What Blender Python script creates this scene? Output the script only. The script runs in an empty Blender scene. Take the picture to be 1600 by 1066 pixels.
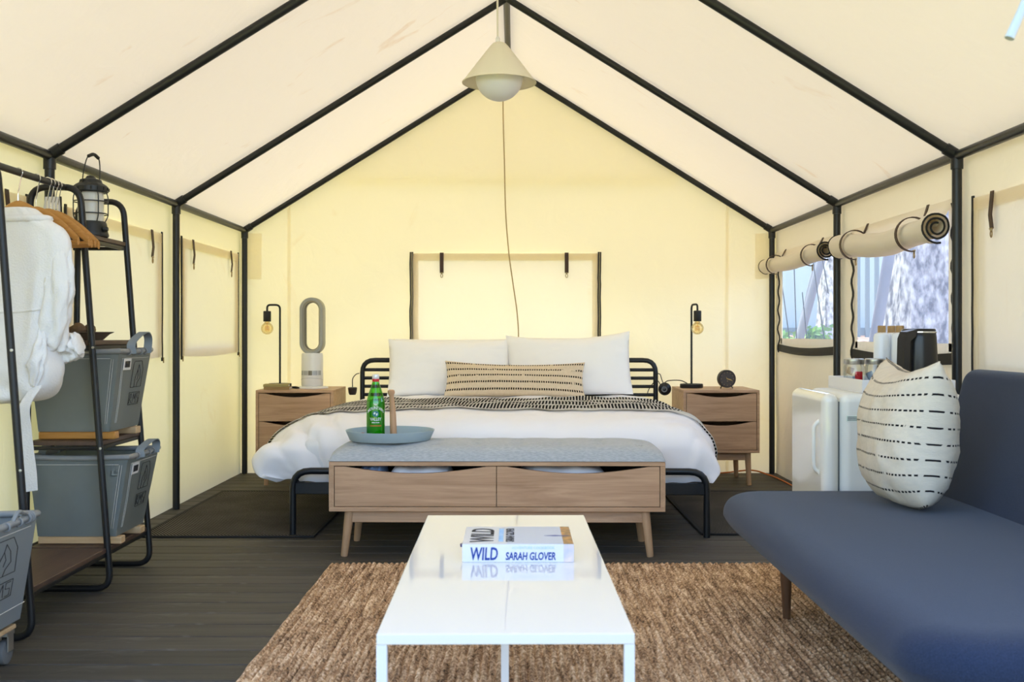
import bpy, bmesh, math, random
from mathutils import Vector, Matrix, noise

# ------------------------------------------------------------------ camera, world, light
sc = bpy.context.scene
COL = sc.collection
F = 1650.0                       # focal length in pixels of the 1600 px wide frame
CH = 0.97                        # camera height
cam_d = bpy.data.cameras.new('camera')
cam_d.sensor_width = 36.0
cam_d.lens = F * 36.0 / 1600.0
cam_d.shift_x = -5.0 / 1600.0
cam_d.shift_y = -11.0 / 1600.0
cam_d.clip_start = 0.05
cam_d.dof.use_dof = True
cam_d.dof.focus_distance = 5.4
cam_d.dof.aperture_fstop = 6.3
cam = bpy.data.objects.new('camera', cam_d)
cam.location = (0, 0, CH)
cam.rotation_euler = (math.radians(90), 0, 0)
COL.objects.link(cam)
sc.camera = cam

world = bpy.data.worlds.new('world')
sc.world = world
world.use_nodes = True
wn = world.node_tree
for n in list(wn.nodes): wn.nodes.remove(n)
w_out = wn.nodes.new('ShaderNodeOutputWorld')
w_bg = wn.nodes.new('ShaderNodeBackground')
w_sky = wn.nodes.new('ShaderNodeTexSky')
w_sky.sky_type = 'NISHITA'
w_sky.sun_disc = False
w_sky.sun_elevation = math.radians(58)
w_sky.sun_rotation = math.radians(-15)
w_sky.air_density = 1.0
w_sky.dust_density = 1.5
w_bg.inputs['Strength'].default_value = 0.75
wn.links.new(w_sky.outputs[0], w_bg.inputs['Color'])
wn.links.new(w_bg.outputs[0], w_out.inputs['Surface'])

sun_d = bpy.data.lights.new('sun', 'SUN')
sun_d.energy = 6.0
sun_d.angle = 0.06
sun_d.color = (1.0, 0.93, 0.80)
sun = bpy.data.objects.new('sun', sun_d)
sun.rotation_euler = Vector((-0.05, -0.22, -0.97)).to_track_quat('-Z', 'Y').to_euler()
sun.location = (-1, 9, 9)
COL.objects.link(sun)

vs = sc.view_settings
vs.view_transform = 'Standard'
vs.look = 'None'
vs.exposure = 0.22
vs.gamma = 1.0
vs.use_curve_mapping = False
try:
    sc.cycles.use_denoising = True
    sc.cycles.max_bounces = 12
    sc.cycles.diffuse_bounces = 6
    sc.cycles.transmission_bounces = 8
    sc.cycles.transparent_max_bounces = 16
    sc.cycles.sample_clamp_indirect = 8.0
    sc.cycles.caustics_refractive = False
    sc.cycles.caustics_reflective = False
except Exception:
    pass

R = random.Random(7)
PI = math.pi

def P(px, py, Y):
    """A point at depth Y (metres) from a picture position measured on the photograph."""
    return Vector(((px - 805.0) * Y / F, Y, CH - (py - 522.0) * Y / F))

# ------------------------------------------------------------------ materials
def nt(name):
    m = bpy.data.materials.new(name)
    m.use_nodes = True
    t = m.node_tree
    for n in list(t.nodes): t.nodes.remove(n)
    out = t.nodes.new('ShaderNodeOutputMaterial')
    return m, t, out

def N(t, kind, **kw):
    n = t.nodes.new(kind)
    for k, v in kw.items(): setattr(n, k, v)
    return n

def L(t, a, b): t.links.new(a, b)

def sock(n, name, v): n.inputs[name].default_value = v

def rgb(c): return (c[0], c[1], c[2], 1.0)

def principled(name, col, rough=0.5, metal=0.0, spec=0.5, bump=0.0, bscale=100.0, var=0.0, vscale=8.0,
               stretch=(1, 1, 1), coat=0.0, sheen=0.0, col2=None, trans=0.0, ior=1.45, alpha=1.0):
    m, t, out = nt(name)
    p = N(t, 'ShaderNodeBsdfPrincipled')
    sock(p, 'Base Color', rgb(col)); sock(p, 'Roughness', rough); sock(p, 'Metallic', metal)
    sock(p, 'Specular IOR Level', spec); sock(p, 'Coat Weight', coat); sock(p, 'IOR', ior)
    sock(p, 'Sheen Weight', sheen); sock(p, 'Transmission Weight', trans); sock(p, 'Alpha', alpha)
    L(t, p.outputs[0], out.inputs['Surface'])
    tc = N(t, 'ShaderNodeTexCoord')
    mp = N(t, 'ShaderNodeMapping'); mp.inputs['Scale'].default_value = stretch
    L(t, tc.outputs['Object'], mp.inputs['Vector'])
    if var > 0 or col2:
        nz = N(t, 'ShaderNodeTexNoise'); sock(nz, 'Scale', vscale); sock(nz, 'Detail', 5.0)
        L(t, mp.outputs[0], nz.inputs['Vector'])
        rp = N(t, 'ShaderNodeValToRGB')
        c2 = col2 if col2 else tuple(max(0, x * (1 - var)) for x in col)
        rp.color_ramp.elements[0].position = 0.35; rp.color_ramp.elements[0].color = rgb(c2)
        rp.color_ramp.elements[1].position = 0.65; rp.color_ramp.elements[1].color = rgb(col)
        L(t, nz.outputs['Fac'], rp.inputs[0]); L(t, rp.outputs[0], p.inputs['Base Color'])
    if bump > 0:
        nb = N(t, 'ShaderNodeTexNoise'); sock(nb, 'Scale', bscale); sock(nb, 'Detail', 3.0)
        L(t, mp.outputs[0], nb.inputs['Vector'])
        b = N(t, 'ShaderNodeBump'); sock(b, 'Strength', bump); sock(b, 'Distance', 0.01)
        L(t, nb.outputs['Fac'], b.inputs['Height']); L(t, b.outputs[0], p.inputs['Normal'])
    return m

def canvas(name, diff, trans, fac, stain=0.0, wr=0.25):
    """Cotton canvas: reflects and lets daylight through."""
    m, t, out = nt(name)
    d = N(t, 'ShaderNodeBsdfDiffuse'); tr = N(t, 'ShaderNodeBsdfTranslucent')
    mx = N(t, 'ShaderNodeMixShader'); sock(mx, 'Fac', fac)
    tc = N(t, 'ShaderNodeTexCoord')
    n1 = N(t, 'ShaderNodeTexNoise'); sock(n1, 'Scale', 2.6); sock(n1, 'Detail', 6.0); sock(n1, 'Distortion', 1.4)
    mp = N(t, 'ShaderNodeMapping'); mp.inputs['Scale'].default_value = (1, 1.8, 0.8)
    L(t, tc.outputs['Object'], mp.inputs['Vector']); L(t, mp.outputs[0], n1.inputs['Vector'])
    rp = N(t, 'ShaderNodeValToRGB')
    rp.color_ramp.elements[0].position = 0.66; rp.color_ramp.elements[0].color = (0, 0, 0, 1)
    rp.color_ramp.elements[1].position = 0.74; rp.color_ramp.elements[1].color = (1, 1, 1, 1)
    L(t, n1.outputs['Fac'], rp.inputs[0])
    n3 = N(t, 'ShaderNodeTexNoise'); sock(n3, 'Scale', 26.0); sock(n3, 'Detail', 4.0)
    L(t, tc.outputs['Object'], n3.inputs['Vector'])
    mu = N(t, 'ShaderNodeMath', operation='MULTIPLY'); L(t, rp.outputs[0], mu.inputs[0]); L(t, n3.outputs['Fac'], mu.inputs[1])
    mu2 = N(t, 'ShaderNodeMath', operation='MULTIPLY'); L(t, mu.outputs[0], mu2.inputs[0]); mu2.inputs[1].default_value = stain
    for sh, c in ((d, diff), (tr, trans)):
        mc = N(t, 'ShaderNodeMix', data_type='RGBA')
        mc.inputs['A'].default_value = rgb(c)
        mc.inputs['B'].default_value = rgb((c[0] * 0.80, c[1] * 0.58, c[2] * 0.36))
        L(t, mu2.outputs[0], mc.inputs['Factor']); L(t, mc.outputs['Result'], sh.inputs['Color'])
    n2 = N(t, 'ShaderNodeTexNoise'); sock(n2, 'Scale', 5.0); sock(n2, 'Detail', 5.0); sock(n2, 'Distortion', 0.8)
    L(t, tc.outputs['Object'], n2.inputs['Vector'])
    b = N(t, 'ShaderNodeBump'); sock(b, 'Strength', wr); sock(b, 'Distance', 0.03)
    L(t, n2.outputs['Fac'], b.inputs['Height'])
    L(t, b.outputs[0], d.inputs['Normal']); L(t, b.outputs[0], tr.inputs['Normal'])
    L(t, d.outputs[0], mx.inputs[1]); L(t, tr.outputs[0], mx.inputs[2]); L(t, mx.outputs[0], out.inputs['Surface'])
    return m

def wood(name, c1, c2, scale=1.0, axis=0, rough=0.45):
    """Straight-grained wood, grain running along the local axis given."""
    m, t, out = nt(name)
    p = N(t, 'ShaderNodeBsdfPrincipled'); sock(p, 'Roughness', rough); sock(p, 'Specular IOR Level', 0.35)
    tc = N(t, 'ShaderNodeTexCoord'); mp = N(t, 'ShaderNodeMapping')
    s = [14.0, 14.0, 14.0]; s[axis] = 1.1
    mp.inputs['Scale'].default_value = [x * scale for x in s]
    L(t, tc.outputs['Object'], mp.inputs['Vector'])
    n1 = N(t, 'ShaderNodeTexNoise'); sock(n1, 'Scale', 1.6); sock(n1, 'Detail', 8.0); sock(n1, 'Distortion', 1.2); sock(n1, 'Roughness', 0.65)
    L(t, mp.outputs[0], n1.inputs['Vector'])
    mp2 = N(t, 'ShaderNodeMapping'); s2 = [160.0, 160.0, 160.0]; s2[axis] = 5.0
    mp2.inputs['Scale'].default_value = s2
    L(t, tc.outputs['Object'], mp2.inputs['Vector'])
    n2 = N(t, 'ShaderNodeTexNoise'); sock(n2, 'Scale', 1.0); sock(n2, 'Detail', 3.0)
    L(t, mp2.outputs[0], n2.inputs['Vector'])
    mx = N(t, 'ShaderNodeMath', operation='MULTIPLY_ADD'); mx.inputs[1].default_value = 0.35; 
    L(t, n2.outputs['Fac'], mx.inputs[0]); L(t, n1.outputs['Fac'], mx.inputs[2])
    rp = N(t, 'ShaderNodeValToRGB')
    rp.color_ramp.elements[0].position = 0.45; rp.color_ramp.elements[0].color = rgb(c2)
    rp.color_ramp.elements[1].position = 0.85; rp.color_ramp.elements[1].color = rgb(c1)
    L(t, mx.outputs[0], rp.inputs[0]); L(t, rp.outputs[0], p.inputs['Base Color'])
    b = N(t, 'ShaderNodeBump'); sock(b, 'Strength', 0.12); sock(b, 'Distance', 0.003)
    L(t, n2.outputs['Fac'], b.inputs['Height']); L(t, b.outputs[0], p.inputs['Normal'])
    L(t, p.outputs[0], out.inputs['Surface'])
    return m

def weave(name, c1, c2, fx, fy, rough=0.9, bump=0.4):
    """Plain woven cloth with two yarn colours mottled together."""
    m, t, out = nt(name)
    p = N(t, 'ShaderNodeBsdfPrincipled'); sock(p, 'Roughness', rough); sock(p, 'Specular IOR Level', 0.15); sock(p, 'Sheen Weight', 0.15)
    tc = N(t, 'ShaderNodeTexCoord'); mp = N(t, 'ShaderNodeMapping'); mp.inputs['Scale'].default_value = (fx, fy, fy)
    L(t, tc.outputs['Object'], mp.inputs['Vector'])
    n1 = N(t, 'ShaderNodeTexNoise'); sock(n1, 'Scale', 1.0); sock(n1, 'Detail', 4.0)
    L(t, mp.outputs[0], n1.inputs['Vector'])
    rp = N(t, 'ShaderNodeValToRGB')
    rp.color_ramp.elements[0].position = 0.35; rp.color_ramp.elements[0].color = rgb(c2)
    rp.color_ramp.elements[1].position = 0.65; rp.color_ramp.elements[1].color = rgb(c1)
    L(t, n1.outputs['Fac'], rp.inputs[0]); L(t, rp.outputs[0], p.inputs['Base Color'])
    b = N(t, 'ShaderNodeBump'); sock(b, 'Strength', bump); sock(b, 'Distance', 0.002)
    L(t, n1.outputs['Fac'], b.inputs['Height']); L(t, b.outputs[0], p.inputs['Normal'])
    L(t, p.outputs[0], out.inputs['Surface'])
    return m

def mathn(t, op, a, b=None, c=None):
    n = N(t, 'ShaderNodeMath', operation=op)
    for i, v in enumerate((a, b, c)):
        if v is None: continue
        if isinstance(v, (int, float)): n.inputs[i].default_value = v
        else: L(t, v, n.inputs[i])
    return n.outputs[0]

def striped(name, base, dark, period, width, dash, offset=0.0, base2=None):
    """Cream handwoven cloth with rows of short dark stitches; UV: u along the rows, v across them, in metres."""
    m, t, out = nt(name)
    p = N(t, 'ShaderNodeBsdfPrincipled'); sock(p, 'Roughness', 0.95); sock(p, 'Specular IOR Level', 0.1)
    uv = N(t, 'ShaderNodeUVMap'); sx = N(t, 'ShaderNodeSeparateXYZ'); L(t, uv.outputs[0], sx.inputs[0])
    nz = N(t, 'ShaderNodeTexNoise'); sock(nz, 'Scale', 60.0); sock(nz, 'Detail', 3.0); L(t, uv.outputs[0], nz.inputs['Vector'])
    nl = N(t, 'ShaderNodeTexNoise'); sock(nl, 'Scale', 14.0); sock(nl, 'Detail', 2.0); L(t, uv.outputs[0], nl.inputs['Vector'])
    v = mathn(t, 'ADD', sx.outputs['Y'], mathn(t, 'MULTIPLY', mathn(t, 'SUBTRACT', nl.outputs['Fac'], 0.5), 0.006))
    row = mathn(t, 'LESS_THAN', mathn(t, 'FRACT', mathn(t, 'DIVIDE', mathn(t, 'ADD', v, offset), period)), width / period)
    u = mathn(t, 'ADD', sx.outputs['X'], mathn(t, 'MULTIPLY', nz.outputs['Fac'], 0.006))
    ds = mathn(t, 'LESS_THAN', mathn(t, 'FRACT', mathn(t, 'DIVIDE', u, dash)), 0.62)
    fac = mathn(t, 'MULTIPLY', row, ds)
    fac = mathn(t, 'MULTIPLY', fac, mathn(t, 'GREATER_THAN', nl.outputs['Fac'], 0.36))
    mb_ = N(t, 'ShaderNodeMix', data_type='RGBA'); mb_.inputs['A'].default_value = rgb(base)
    mb_.inputs['B'].default_value = rgb(base2 or tuple(x * 0.72 for x in base)); L(t, nz.outputs['Fac'], mb_.inputs['Factor'])
    mx = N(t, 'ShaderNodeMix', data_type='RGBA'); L(t, fac, mx.inputs['Factor'])
    L(t, mb_.outputs['Result'], mx.inputs['A']); mx.inputs['B'].default_value = rgb(dark)
    L(t, mx.outputs['Result'], p.inputs['Base Color'])
    fine = N(t, 'ShaderNodeTexNoise'); sock(fine, 'Scale', 320.0); sock(fine, 'Detail', 2.0); L(t, uv.outputs[0], fine.inputs['Vector'])
    hh = mathn(t, 'ADD', fine.outputs['Fac'], mathn(t, 'MULTIPLY', fac, 0.8))
    b = N(t, 'ShaderNodeBump'); sock(b, 'Strength', 0.5); sock(b, 'Distance', 0.003); L(t, hh, b.inputs['Height'])
    L(t, b.outputs[0], p.inputs['Normal']); L(t, p.outputs[0], out.inputs['Surface'])
    return m

def throw_mat():
    m, t, out = nt('throw_weave')
    p = N(t, 'ShaderNodeBsdfPrincipled'); sock(p, 'Roughness', 0.95); sock(p, 'Specular IOR Level', 0.1)
    uv = N(t, 'ShaderNodeUVMap'); sx = N(t, 'ShaderNodeSeparateXYZ'); L(t, uv.outputs[0], sx.inputs[0])
    v = mathn(t, 'DIVIDE', sx.outputs['Y'], 0.23)
    u = mathn(t, 'ADD', mathn(t, 'DIVIDE', sx.outputs['X'], 0.0185), mathn(t, 'MULTIPLY', v, 0.6))
    par = mathn(t, 'MULTIPLY', mathn(t, 'FLOOR', v), 0.5)
    a = mathn(t, 'LESS_THAN', mathn(t, 'FRACT', mathn(t, 'ADD', u, par)), 0.56)
    b_ = mathn(t, 'LESS_THAN', mathn(t, 'FRACT', v), 0.78)
    fac = mathn(t, 'MULTIPLY', a, b_)
    mx = N(t, 'ShaderNodeMix', data_type='RGBA'); L(t, fac, mx.inputs['Factor'])
    mx.inputs['A'].default_value = rgb((0.84, 0.82, 0.78)); mx.inputs['B'].default_value = rgb((0.012, 0.012, 0.016))
    L(t, mx.outputs['Result'], p.inputs['Base Color'])
    b = N(t, 'ShaderNodeBump'); sock(b, 'Strength', 0.6); sock(b, 'Distance', 0.004); L(t, fac, b.inputs['Height'])
    L(t, b.outputs[0], p.inputs['Normal']); L(t, p.outputs[0], out.inputs['Surface'])
    return m

def thin_glass(name, col, fac_gloss=0.12, rough=0.02):
    m, t, out = nt(name)
    tr = N(t, 'ShaderNodeBsdfTransparent'); sock(tr, 'Color', rgb(col))
    gl = N(t, 'ShaderNodeBsdfGlossy'); sock(gl, 'Roughness', rough)
    fr = N(t, 'ShaderNodeFresnel'); sock(fr, 'IOR', 1.45)
    f2 = mathn(t, 'ADD', mathn(t, 'MULTIPLY', fr.outputs[0], 0.55), fac_gloss * 0.2)
    mx = N(t, 'ShaderNodeMixShader'); L(t, f2, mx.inputs['Fac'])
    L(t, tr.outputs[0], mx.inputs[1]); L(t, gl.outputs[0], mx.inputs[2]); L(t, mx.outputs[0], out.inputs['Surface'])
    return m

def screen_mat():
    """Fine window netting: mostly open, its pale threads catch light."""
    m, t, out = nt('window_netting')
    tr = N(t, 'ShaderNodeBsdfTransparent'); sock(tr, 'Color', rgb((0.92, 0.95, 1.0)))
    d = N(t, 'ShaderNodeBsdfTranslucent'); sock(d, 'Color', rgb((0.62, 0.70, 0.82)))
    mx = N(t, 'ShaderNodeMixShader'); sock(mx, 'Fac', 0.22)
    L(t, tr.outputs[0], mx.inputs[1]); L(t, d.outputs[0], mx.inputs[2]); L(t, mx.outputs[0], out.inputs['Surface'])
    return m

def jute_mat():
    m, t, out = nt('jute')
    p = N(t, 'ShaderNodeBsdfPrincipled'); sock(p, 'Roughness', 0.95); sock(p, 'Specular IOR Level', 0.08)
    tc = N(t, 'ShaderNodeTexCoord')
    mp = N(t, 'ShaderNodeMapping'); mp.inputs['Scale'].default_value = (44.0, 5.0, 1.0)
    L(t, tc.outputs['Object'], mp.inputs['Vector'])
    n1 = N(t, 'ShaderNodeTexNoise'); sock(n1, 'Scale', 1.0); sock(n1, 'Detail', 3.0); sock(n1, 'Roughness', 0.7); L(t, mp.outputs[0], n1.inputs['Vector'])
    mp2 = N(t, 'ShaderNodeMapping'); mp2.inputs['Scale'].default_value = (130.0, 95.0, 60.0)
    L(t, tc.outputs['Object'], mp2.inputs['Vector'])
    n2 = N(t, 'ShaderNodeTexNoise'); sock(n2, 'Scale', 1.0); sock(n2, 'Detail', 3.0); L(t, mp2.outputs[0], n2.inputs['Vector'])
    s = mathn(t, 'ADD', mathn(t, 'MULTIPLY', n1.outputs['Fac'], 0.50), mathn(t, 'MULTIPLY', n2.outputs['Fac'], 0.50))
    rp = N(t, 'ShaderNodeValToRGB'); e = rp.color_ramp.elements
    e[0].position = 0.34; e[0].color = rgb((0.070, 0.045, 0.030))
    e[1].position = 0.66; e[1].color = rgb((0.95, 0.74, 0.52))
    a = rp.color_ramp.elements.new(0.46); a.color = rgb((0.36, 0.215, 0.118))
    a = rp.color_ramp.elements.new(0.55); a.color = rgb((0.64, 0.43, 0.26))
    L(t, s, rp.inputs[0]); L(t, rp.outputs[0], p.inputs['Base Color'])
    b = N(t, 'ShaderNodeBump'); sock(b, 'Strength', 0.9); sock(b, 'Distance', 0.006); L(t, n2.outputs['Fac'], b.inputs['Height'])
    L(t, b.outputs[0], p.inputs['Normal']); L(t, p.outputs[0], out.inputs['Surface'])
    return m

def dark_rug_mat():
    m, t, out = nt('black_flatweave')
    p = N(t, 'ShaderNodeBsdfPrincipled'); sock(p, 'Roughness', 0.9); sock(p, 'Specular IOR Level', 0.15)
    tc = N(t, 'ShaderNodeTexCoord'); sx = N(t, 'ShaderNodeSeparateXYZ'); L(t, tc.outputs['Object'], sx.inputs[0])
    u = mathn(t, 'MULTIPLY', sx.outputs['X'], 62.0); v = mathn(t, 'MULTIPLY', sx.outputs['Y'], 40.0)
    a = mathn(t, 'FRACT', mathn(t, 'ADD', u, mathn(t, 'MULTIPLY', v, 1.0)))
    f = mathn(t, 'LESS_THAN', a, 0.28)
    nz = N(t, 'ShaderNodeTexNoise'); sock(nz, 'Scale', 4.0); L(t, tc.outputs['Object'], nz.inputs['Vector'])
    f = mathn(t, 'MULTIPLY', f, mathn(t, 'ADD', nz.outputs['Fac'], 0.2))
    mx = N(t, 'ShaderNodeMix', data_type='RGBA'); L(t, f, mx.inputs['Factor'])
    mx.inputs['A'].default_value = rgb((0.012, 0.011, 0.010)); mx.inputs['B'].default_value = rgb((0.27, 0.245, 0.21))
    L(t, mx.outputs['Result'], p.inputs['Base Color'])
    b = N(t, 'ShaderNodeBump'); sock(b, 'Strength', 0.6); sock(b, 'Distance', 0.004); L(t, f, b.inputs['Height'])
    L(t, b.outputs[0], p.inputs['Normal']); L(t, p.outputs[0], out.inputs['Surface'])
    return m

def deck_mat():
    m, t, out = nt('grey_decking')
    p = N(t, 'ShaderNodeBsdfPrincipled'); sock(p, 'Roughness', 0.62); sock(p, 'Specular IOR Level', 0.35)
    tc = N(t, 'ShaderNodeTexCoord'); oi = N(t, 'ShaderNodeObjectInfo')
    mp = N(t, 'ShaderNodeMapping'); mp.inputs['Scale'].default_value = (1.6, 26.0, 26.0)
    L(t, tc.outputs['Object'], mp.inputs['Vector']); 
    cb = N(t, 'ShaderNodeCombineXYZ'); L(t, mathn(t, 'MULTIPLY', oi.outputs['Random'], 50.0), cb.inputs[0]); L(t, cb.outputs[0], mp.inputs['Location'])
    n1 = N(t, 'ShaderNodeTexNoise'); sock(n1, 'Scale', 1.0); sock(n1, 'Detail', 6.0); sock(n1, 'Roughness', 0.7); L(t, mp.outputs[0], n1.inputs['Vector'])
    rp = N(t, 'ShaderNodeValToRGB'); e = rp.color_ramp.elements
    e[0].position = 0.3; e[0].color = rgb((0.036, 0.032, 0.027)); e[1].position = 0.75; e[1].color = rgb((0.094, 0.082, 0.066))
    L(t, n1.outputs['Fac'], rp.inputs[0])
    n2 = N(t, 'ShaderNodeTexNoise'); sock(n2, 'Scale', 7.0); sock(n2, 'Detail', 6.0); sock(n2, 'Distortion', 2.0); L(t, tc.outputs['Object'], n2.inputs['Vector'])
    sc_ = N(t, 'ShaderNodeValToRGB'); sc_.color_ramp.elements[0].position = 0.62; sc_.color_ramp.elements[1].position = 0.72
    L(t, n2.outputs['Fac'], sc_.inputs[0])
    mx = N(t, 'ShaderNodeMix', data_type='RGBA'); L(t, mathn(t, 'MULTIPLY', sc_.outputs[0], 0.3), mx.inputs['Factor'])
    L(t, rp.outputs[0], mx.inputs['A']); mx.inputs['B'].default_value = rgb((0.17, 0.16, 0.145))
    hv = N(t, 'ShaderNodeHueSaturation'); L(t, mx.outputs['Result'], hv.inputs['Color'])
    L(t, mathn(t, 'ADD', mathn(t, 'MULTIPLY', oi.outputs['Random'], 0.35), 0.82), hv.inputs['Value'])
    L(t, hv.outputs[0], p.inputs['Base Color'])
    b = N(t, 'ShaderNodeBump'); sock(b, 'Strength', 0.25); sock(b, 'Distance', 0.004); L(t, n1.outputs['Fac'], b.inputs['Height'])
    L(t, b.outputs[0], p.inputs['Normal']); L(t, p.outputs[0], out.inputs['Surface'])
    return m

def ground_mat():
    m, t, out = nt('grass_and_bark_ground')
    p = N(t, 'ShaderNodeBsdfPrincipled'); sock(p, 'Roughness', 0.95); sock(p, 'Specular IOR Level', 0.05)
    tc = N(t, 'ShaderNodeTexCoord'); sx = N(t, 'ShaderNodeSeparateXYZ'); L(t, tc.outputs['Object'], sx.inputs[0])
    nz = N(t, 'ShaderNodeTexNoise'); sock(nz, 'Scale', 3.0); sock(nz, 'Detail', 8.0); L(t, tc.outputs['Object'], nz.inputs['Vector'])
    g = N(t, 'ShaderNodeValToRGB'); e = g.color_ramp.elements
    e[0].position = 0.35; e[0].color = rgb((0.46, 0.50, 0.035)); e[1].position = 0.65; e[1].color = rgb((0.76, 0.74, 0.09))
    L(t, nz.outputs['Fac'], g.inputs[0])
    bk = N(t, 'ShaderNodeValToRGB'); e = bk.color_ramp.elements
    e[0].position = 0.40; e[0].color = rgb((0.13, 0.075, 0.045)); e[1].position = 0.62; e[1].color = rgb((0.62, 0.42, 0.28))
    nb = N(t, 'ShaderNodeTexNoise'); sock(nb, 'Scale', 7.0); sock(nb, 'Detail', 10.0); sock(nb, 'Roughness', 0.75); L(t, tc.outputs['Object'], nb.inputs['Vector'])
    L(t, nb.outputs['Fac'], bk.inputs[0])
    k = mathn(t, 'GREATER_THAN', mathn(t, 'ADD', sx.outputs['X'], mathn(t, 'MULTIPLY', nz.outputs['Fac'], 0.8)), 1.9)
    mx = N(t, 'ShaderNodeMix', data_type='RGBA'); L(t, k, mx.inputs['Factor']); L(t, g.outputs[0], mx.inputs['A']); L(t, bk.outputs[0], mx.inputs['B'])
    L(t, mx.outputs['Result'], p.inputs['Base Color']); L(t, p.outputs[0], out.inputs['Surface'])
    return m

MT = {}
MT['wall'] = canvas('cream_wall_canvas', (0.82, 0.75, 0.63), (0.98, 0.83, 0.48), 0.145, 0.30)
MT['roof'] = canvas('cream_roof_canvas', (0.80, 0.74, 0.66), (0.92, 0.80, 0.61), 0.160, 0.55)
MT['flap'] = canvas('undyed_flap_canvas', (0.85, 0.78, 0.66), (0.92, 0.80, 0.58), 0.16, 0.2)
MT['patch'] = canvas('sewn_patch_canvas', (0.80, 0.74, 0.62), (1.0, 0.95, 0.84), 0.80, 0.0)
MT['fly'] = canvas('outer_fly_canvas', (0.78, 0.76, 0.70), (0.97, 0.95, 0.90), 0.80, 0.0)
MT['black_steel'] = principled('black_steel', (0.010, 0.011, 0.012), 0.38, 0.0, 0.5, 0.05, 60)
MT['rack_steel'] = principled('rack_black_paint', (0.008, 0.008, 0.009), 0.42, 0.0, 0.5)
MT['bed_steel'] = principled('bed_black_enamel', (0.007, 0.009, 0.012), 0.35, 0.0, 0.5)
MT['zip'] = principled('black_zip_tape', (0.012, 0.011, 0.011), 0.7)
MT['leather'] = principled('brown_leather', (0.055, 0.026, 0.014), 0.55, bump=0.2, bscale=200)
MT['brass'] = principled('dark_brass', (0.30, 0.22, 0.11), 0.35, 1.0)
MT['netting'] = screen_mat()
MT['deck'] = deck_mat()
MT['joist'] = principled('dark_joist', (0.012, 0.011, 0.010), 0.9)
MT['ground'] = ground_mat()
MT['oak'] = wood('oak', (0.55, 0.345, 0.205), (0.36, 0.205, 0.110), 1.0, 0)
MT['oak_v'] = wood('oak_upright', (0.52, 0.33, 0.19), (0.40, 0.235, 0.125), 1.0, 2)
MT['oak_y'] = wood('oak_sides', (0.50, 0.315, 0.185), (0.37, 0.215, 0.115), 1.0, 1)
MT['walnut'] = wood('walnut', (0.115, 0.058, 0.030), (0.060, 0.028, 0.014), 1.0, 2, 0.4)
MT['shelf_wood'] = wood('dark_shelf_wood', (0.105, 0.062, 0.042), (0.062, 0.035, 0.024), 1.2, 1, 0.5)
MT['pine'] = wood('pale_pine', (0.60, 0.42, 0.24), (0.44, 0.27, 0.13), 1.0, 0, 0.6)
MT['amber_wood'] = wood('amber_hanger_wood', (0.50, 0.245, 0.060), (0.36, 0.15, 0.030), 1.6, 0, 0.35)
MT['beech'] = wood('beech', (0.62, 0.37, 0.21), (0.48, 0.26, 0.13), 1.6, 2, 0.5)
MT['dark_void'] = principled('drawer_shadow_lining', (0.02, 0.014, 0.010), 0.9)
MT['linen'] = weave('light_grey_cushion', (0.47, 0.48, 0.49), (0.36, 0.375, 0.39), 60, 260)
MT['sofa'] = weave('slate_blue_upholstery', (0.023, 0.034, 0.068), (0.014, 0.021, 0.043), 420, 420, 0.92, 0.5)
MT['white_cotton'] = principled('white_cotton', (0.86, 0.84, 0.86), 0.9, 0, 0.15, 0.10, 14, sheen=0.1)
MT['pillow_cotton'] = principled('white_pillow_cotton', (0.92, 0.90, 0.88), 0.9, 0, 0.15, 0.12, 12, sheen=0.1)
MT['robe'] = principled('white_waffle_cotton', (0.74, 0.71, 0.68), 0.95, 0, 0.1, 0.25, 160, sheen=0.1)
MT['sheet'] = principled('white_bed_sheet', (0.78, 0.78, 0.80), 0.9, 0, 0.1)
MT['lumbar'] = striped('striped_lumbar_weave', (0.80, 0.66, 0.47), (0.030, 0.020, 0.014), 0.0455, 0.0125, 0.0150, 0.018, (0.64, 0.50, 0.34))
MT['sofa_pillow'] = striped('stitched_cream_weave', (0.74, 0.65, 0.52), (0.012, 0.010, 0.012), 0.0535, 0.0065, 0.0115, 0.0, (0.58, 0.52, 0.43))
MT['throw'] = throw_mat()
MT['fringe'] = principled('throw_fringe', (0.30, 0.32, 0.36), 0.95)
MT['jute'] = jute_mat()
MT['dark_rug'] = dark_rug_mat()
MT['rug_edge'] = principled('rug_black_binding', (0.010, 0.010, 0.011), 0.8)
MT['white_gloss'] = principled('white_lacquer', (0.77, 0.74, 0.69), 0.035, 0, 0.5, coat=0.3)
MT['white_paint'] = principled('white_powder_coat', (0.74, 0.73, 0.73), 0.3)
MT['fridge'] = principled('white_enamel', (0.80, 0.79, 0.73), 0.12, 0, 0.5, coat=0.5)
MT['fridge_side'] = principled('white_fridge_side', (0.76, 0.77, 0.73), 0.45)
MT['gasket'] = principled('grey_gasket', (0.16, 0.17, 0.17), 0.7)
MT['chrome'] = principled('chrome', (0.75, 0.75, 0.75), 0.12, 1.0)
MT['steel'] = principled('galvanised_steel', (0.55, 0.55, 0.54), 0.35, 1.0)
MT['black_plastic'] = principled('black_plastic', (0.010, 0.010, 0.011), 0.28)
MT['matte_black'] = principled('matte_black', (0.011, 0.011, 0.011), 0.55)
MT['rubber'] = principled('grey_rubber', (0.12, 0.12, 0.12), 0.8)
MT['globe'] = principled('opal_glass', (0.80, 0.80, 0.82), 0.45, 0, 0.4)
MT['shade'] = canvas('cream_lamp_shade', (0.86, 0.80, 0.64), (0.70, 0.64, 0.48), 0.18, 0.0, 0.05)
MT['cord_white'] = principled('white_cord', (0.72, 0.68, 0.58), 0.6)
MT['cord_tan'] = principled('tan_cord', (0.42, 0.30, 0.14), 0.6)
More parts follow.
